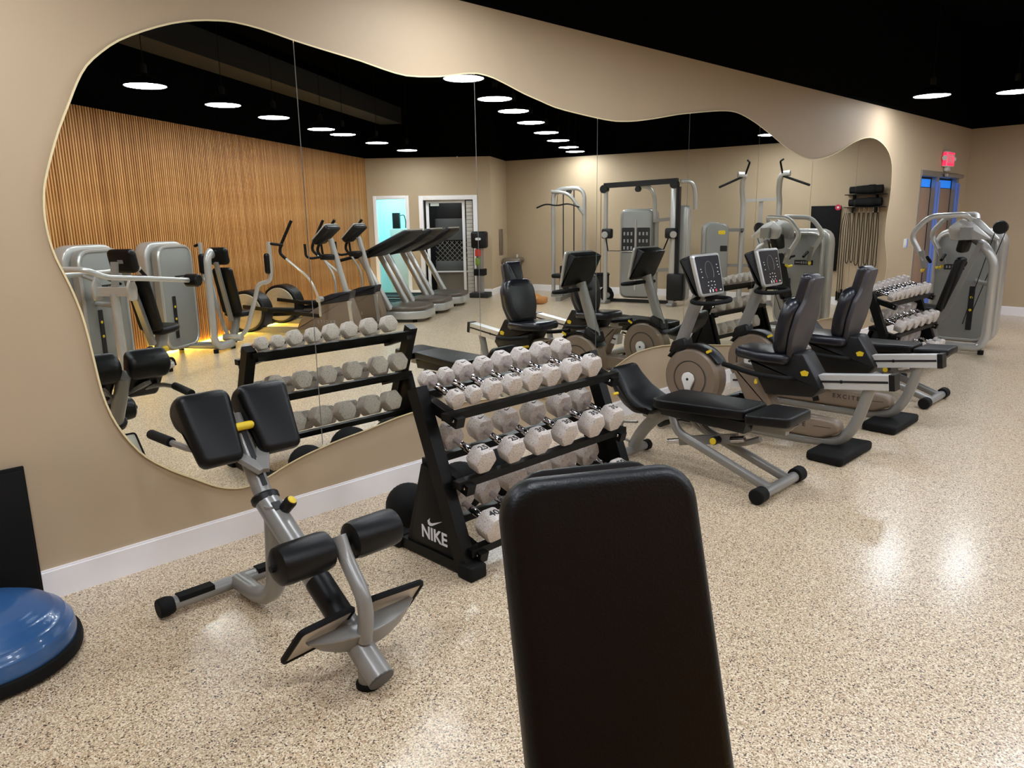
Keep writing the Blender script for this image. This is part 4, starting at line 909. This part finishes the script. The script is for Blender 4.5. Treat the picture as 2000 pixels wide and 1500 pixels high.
# pedestal scale / wipe dispenser near the second doorway
qx, qy = GR(-.12, 2.40)
t = thing('wipe_dispenser', 'tall steel stand with black box and red and green labels beside the wide doorway', 'dispenser', (qx, qy, 0), -123)
part('stand_post', G().box((0, 0, .55), (.14, .10, 1.06), .01), 'aluminium', t)
part('base_plate', G().box((0, 0, .05), (.40, .36, .10), .015, k=2), 'dark_duct', t)
bx = part('dispenser_box', G().box((0, 0, 1.18), (.32, .24, .34), .04, k=3), 'black_plastic', t)
for sy in (-1, 1):
    part('front_badge', G().slab(rrect(.12, .05, .024), .004, 0, fr((0, sy*.122, 1.20), (-sy, 0, 0), (0, 0, 1))), 'ink_white', bx)
    part('red_label', G().box((.02, sy*.075, .92), (.12, .05, .14), .01), 'red_plastic', t)
    part('green_label', G().box((.03, sy*.07, .74), (.10, .05, .16), .02, k=2), 'green_plastic', t)
    part('waste_slot', G().box((0, sy*.065, .52), (.24, .05, .14), .01), 'black_plastic', t)

# ------------------------------------------------------------------ the two doorways (seen in the mirror) and the rooms behind
Md = WM['doorways']
def e(x): return L4 - x       # distance from the slat corner -> wall coordinate
def frame(nm, e0, e1, zt, w_, d0=-.02, d1=.13):
    g = G()
    for a0, a1, b0, b1 in ((e(e0), e(e0-w_), 0, zt+w_), (e(e1+w_), e(e1), 0, zt+w_), (e(e1), e(e0), zt, zt+w_)):
        g.slab([(a0, b0), (a1, b0), (a1, b1), (a0, b1)], d1-d0, .004, Md @ T(0, 0, d0))
    struct(nm, g, 'white_trim')
frame('door_1', .22, .83, 2.03, .07); frame('door_2', 1.20, 2.24, 2.0, .09)
def room(nm, e0, e1, dep, zt, mat):
    g = G()
    for a0, a1, o0, o1 in ((e0-.12, e0, .12, dep), (e1, e1+.12, .12, dep), (e0-.12, e1+.12, dep, dep+.1)):
        g.slab([(e(a1), 0), (e(a0), 0), (e(a0), zt), (e(a1), zt)], o1-o0, 0, Md @ T(0, 0, o0))
    g.slab([(e(e1), zt), (e(e0), zt), (e(e0), zt+.1), (e(e1), zt+.1)], dep-.12, 0, Md @ T(0, 0, .12))
    return struct(nm, g, mat)
room('wall_washroom', -.55, .95, 1.5, 2.5, 'bath_wall'); room('wall_entry', 1.1, 2.4, .95, 2.5, 'outdoor_dark')
def area(nm, p_, size, col, watt, aim=(0, 0, -1)):
    l = bpy.data.lights.new(nm, 'AREA'); l.size = size; l.color = col; l.energy = watt
    o = bpy.data.objects.new(nm, l); COL.objects.link(o); o.location = p_; o.rotation_euler = V(aim).to_track_quat('-Z', 'Y').to_euler(); return o
area('washroom_light', Md @ V((e(.35), 2.45, .8)), .5, (.28, .88, 1.), 42)
area('entry_light', Md @ V((e(1.7), 2.4, .5)), .4, (.85, .92, 1.), 7)
t = thing('water_dispenser', 'white countertop unit with black box and hose inside the bright cyan washroom', 'dispenser', (0, 0, 0))
part('cabinet', G().slab([(e(.72), 0), (e(.34), 0), (e(.34), 1.42), (e(.72), 1.42)], .3, .02, Md @ T(0, 0, .7), 2), 'white_plastic', t)
part('black_box', G().slab([(e(.56), 1.42), (e(.40), 1.42), (e(.40), 1.76), (e(.56), 1.76)], .16, .015, Md @ T(0, 0, .75), 2), 'black_plastic', t)
part('hose', G().tube([Md @ V((e(.57), 1.70, .8)), Md @ V((e(.66), 1.72, .8)), Md @ V((e(.69), 1.58, .8)), Md @ V((e(.68), 1.43, .8))], .012, .08, 6), 'dark_duct', t)
# wide doorway: jamb, glass leaf, folding grille and shutter beyond
t = thing('security_grille', 'black lattice security grille between gray panels beyond the wide doorway', 'grille', (0, 0, 0))
part('upper_panel', G().slab([(e(2.1), 1.62), (e(1.36), 1.62), (e(1.36), 1.94), (e(2.1), 1.94)], .02, .002, Md @ T(0, 0, .62)), 'outdoor_dark', t)
part('gray_panel', G().slab([(e(2.1), 1.16), (e(1.36), 1.16), (e(1.36), 1.62), (e(2.1), 1.62)], .02, .002, Md @ T(0, 0, .62)), 'shutter_gray', t)
g = G()
for k in range(-3, 10):
    for sg in (-1, 1):
        x0_ = 1.36 + k*.105; x1_ = x0_ + sg*.40; z0_, z1_ = .72, 1.14
        pts = [(x0_, z0_), (x1_, z1_)]
        def inside(p_): return 1.36 <= p_[0] <= 2.12
        segp = [(x0_ + (x1_-x0_)*i/8, z0_ + (z1_-z0_)*i/8) for i in range(9)]
        run = [p_ for p_ in segp if inside(p_)]
        if len(run) > 1: g.bar([Md @ V((e(run[0][0]), run[0][1], .5)), Md @ V((e(run[-1][0]), run[-1][1], .5))], .010, .010)
o = part('lattice_bars', g, 'aluminium', t); o['kind'] = 'stuff'
part('lower_rail', G().slab([(e(2.1), .50), (e(1.36), .50), (e(1.36), .72), (e(2.1), .72)], .02, .002, Md @ T(0, 0, .49)), 'shutter_gray', t)
part('white_rail', G().slab([(e(2.1), .47), (e(1.36), .47), (e(1.36), .50), (e(2.1), .50)], .03, .002, Md @ T(0, 0, .48)), 'white_trim', t)
part('lower_pane', G().slab([(e(2.1), .06), (e(1.36), .06), (e(1.36), .47), (e(2.1), .47)], .01, 0, Md @ T(0, 0, .60)), 'fountain_steel', t)
g = G().slab([(e(1.30), 0), (e(1.24), 0), (e(1.24), 2.0), (e(1.30), 2.0)], .05, .004, Md @ T(0, 0, .10)).slab([(e(2.06), 0), (e(2.0), 0), (e(2.0), 2.0), (e(2.06), 2.0)], .05, .004, Md @ T(0, 0, .10)).slab([(e(2.0), 1.94), (e(1.30), 1.94), (e(1.30), 2.0), (e(2.0), 2.0)], .05, .004, Md @ T(0, 0, .10))
struct('trim_2', g, 'white_trim')
part('door_sign', G().slab([(e(1.52), 1.88), (e(1.34), 1.88), (e(1.34), 1.96), (e(1.52), 1.96)], .006, 0, Md @ T(0, 0, .08)), 'bath_wall', t)
g = G()
for k in range(25): g.slab([(e(2.22), .01+k*.079), (e(2.09), .01+k*.079), (e(2.09), .083+k*.079), (e(2.22), .083+k*.079)], .03, .003, Md @ T(0, 0, .06))
o = struct('trim_3', g, 'white_tile')
# small camera and sensor on the doorway wall
t = thing('security_camera', 'small white security camera at the top of the doorway wall', 'camera', tuple(Md @ V((e(1.93), 2.82, 0))), -123)
part('camera_mount', G().box((0, .03, .03), (.05, .06, .05), .008), 'white_plastic', t)
part('camera_body', G().ball((0, .075, 0), .045, 12), 'white_plastic', t)
part('camera_lens', G().cyl((0, .11, -.02), (0, .122, -.026), .018, n=10), 'black_plastic', t)

# ------------------------------------------------------------------ exit door on the mirror wall, exit sign, switch
t = struct('door_3', G().slab([(DOOR[0], 2.09), (DOOR[1], 2.09), (DOOR[1], 2.165), (DOOR[0], 2.165)], .09, .004, XZ @ T(0, 0, -.07)).slab([(DOOR[0], 0), (DOOR[0]+.03, 0), (DOOR[0]+.03, 2.1), (DOOR[0], 2.1)], .09, .004, XZ @ T(0, 0, -.08)).slab([(DOOR[1]-.05, 0), (DOOR[1], 0), (DOOR[1], 2.1), (DOOR[1]-.05, 2.1)], .09, .004, XZ @ T(0, 0, -.08)), 'aluminium')
for x0_, x1_ in ((11.69, 12.32), (12.42, 13.30)):
    part('door_panel', G().slab([(x0_, .03), (x1_, .03), (x1_, 1.94), (x0_, 1.94)], .02, .002, XZ @ T(0, 0, -.075)), 'door_panel', t)
    part('light_gap', G().slab([(x0_, 1.95), (x1_, 1.95), (x1_, 2.06), (x0_, 2.06)], .012, 0, XZ @ T(0, 0, -.075)), 'blue_light', t)
for x in (12.37, 13.335):
    br = part('door_bar', G().bar([(x, .01, .01), (x, .01, 2.09)], .10, .07, up=(0, 1, 0)), 'aluminium', t)
    for sx in (-1, 1): part('film_strip', G().box((x+sx*.056, -.03, 1.02), (.012, .03, 2.0), .002), 'blue_film', br)
part('door_closer', G().box((13.0, -.06, 2.12), (.8, .05, .05), .008), 'aluminium', t)
part('push_bar', G().cyl((12.47, -.05, 1.0), (13.25, -.05, 1.0), .02, n=10), 'aluminium', t)
t = thing('exit_sign', 'red lit EXIT sign with side lamps on the wall above the glass door', 'sign', (12.71, 0, 2.35))
part('housing', G().box((0, -.035, 0), (.36, .06, .22), .012, k=2), 'white_plastic', t)
fc = part('lit_face', G().box((0, -.067, 0), (.33, .006, .19), .002), 'exit_red', t)
text('lettering', 'EXIT', .16, fr((0, -.0708, 0), (1, 0, 0), (0, 0, 1)), 'ink_white', fc, .95)
sd = part('side_face', G().box((-.183, -.035, 0), (.006, .05, .19), .002), 'exit_red', t)
for sx in (-1, 1): part('side_lamp', G().cyl((sx*.19, -.03, .02), (sx*.235, -.05, .01), .028, .036, n=14), 'white_plastic', t)
part('wall_bracket', G().box((0, -.03, -.14), (.16, .05, .06), .01), 'white_plastic', t)
t = thing('wall_switch', 'white double wall switch with a blue strip, left of the glass exit door', 'switch', (11.29, 0, 1.18))
part('switch_plate', G().slab(rrect(.15, .125, .01), .008, .003, XZ), 'white_plastic', t)
for x in (-.045, .005): part('rocker', G().box((x, -.010, 0), (.03, .008, .06), .002), 'white_plastic', t)
part('blue_strip', G().box((.05, -.0095, 0), (.035, .006, .12), .001), 'blue_film', t)

# ------------------------------------------------------------------ left foreground: half ball trainer, leaning black mat
t = thing('balance_trainer', 'blue half-ball balance trainer on a black base at the lower left', 'balance trainer', (.375, -.385, 0))
part('base_platform', G().lathe([(.20, .012), (.30, .0), (.328, .012), (.332, .035), (.328, .055), (.30, .062), (.2, .06)], None, 56), 'black_rubber', t)
pr = [(.312, .055), (.314, .075)]
for i in range(1, 40):
    a = R(90*i/40); r = .313*cos(a)**.9; z = .075 + .165*sin(a)
    rg = .0018 if i in (6, 12, 18, 24, 30) else 0
    pr.append((max(r+rg, .003), z+rg))
part('dome', G().lathe(pr, None, 64), 'bosu_blue', t)
t = thing('folded_mat', 'thick black folded mat standing against the wall at the left edge', 'mat', (.34, -.03, 0))
part('mat_panel', G().slab(rrect(.68, .015, .005), .625, .004, T(-.012, .006, 0)), 'black_rubber', t)
part('mat_panel', G().slab(rrect(.67, .015, .005), .61, .004, T(-.017, -.011, 0)), 'black_rubber', t)

# ------------------------------------------------------------------ near foreground: upright bench back
t = thing('incline_bench', 'black upright bench backrest filling the lower middle of the foreground', 'gym bench', (.738, -3.078, 0), -30)
Mb = fr((.0, .06, .862), (1, 0, 0), V((0, .38, 1)))
part('back_pad', G().slab(rrect(.298, .82, .055, 6), .062, .024, Mb @ T(0, -.02, 0), 4), 'black_vinyl', t)
part('backing_board', G().slab(rrect(.22, .80, .04, 4), .018, .004, Mb @ T(.0, -.0, -.019)), 'black_plastic', t)
part('back_post', G().bar([Mb @ V((0, -.38, -.05)), Mb @ V((0, .22, -.05))], .06, .05, up=(0, 1, 0)), 'steel_gray', t)
part('seat_pad', G().slab(rrect(.30, .36, .05, 4), .065, .025, T(0, -.22, .41) @ RX(4), 3), 'black_vinyl', t)
part('frame_beam', G().bar([(0, -.40, .36), (0, .30, .36)], .07, .07), 'steel_gray', t)
part('front_leg', G().bar([(0, -.36, .05), (0, -.36, .36)], .06, .06, up=(0, 1, 0)), 'steel_gray', t)
part('rear_leg', G().bar([(0, .28, .05), (0, .28, .36)], .06, .06, up=(0, 1, 0)), 'steel_gray', t)
part('prop_bar', G().bar([(0, .26, .38), Mb @ V((0, .1, -.07))], .04, .04, up=(0, 1, 0)), 'steel_gray', t)
for y, w_ in ((-.36, .40), (.28, .50)): part('floor_bar', G().bar([(-w_/2, y, .03), (w_/2, y, .03)], .06, .06), 'black_rubber', t)
# small wall fittings seen in the mirror
x, y = GR(6.22, .034)
t = thing('wall_outlet', 'small white outlet box low on the slatted wall between the two weight machines', 'outlet', (x, y, .50), -33)
part('outlet_plate', G().box((0, .008, 0), (.09, .016, .15), .004), 'white_plastic', t)
part('socket_face', G().box((0, .017, .0), (.04, .004, .09), .001), 'ink_gray', t)
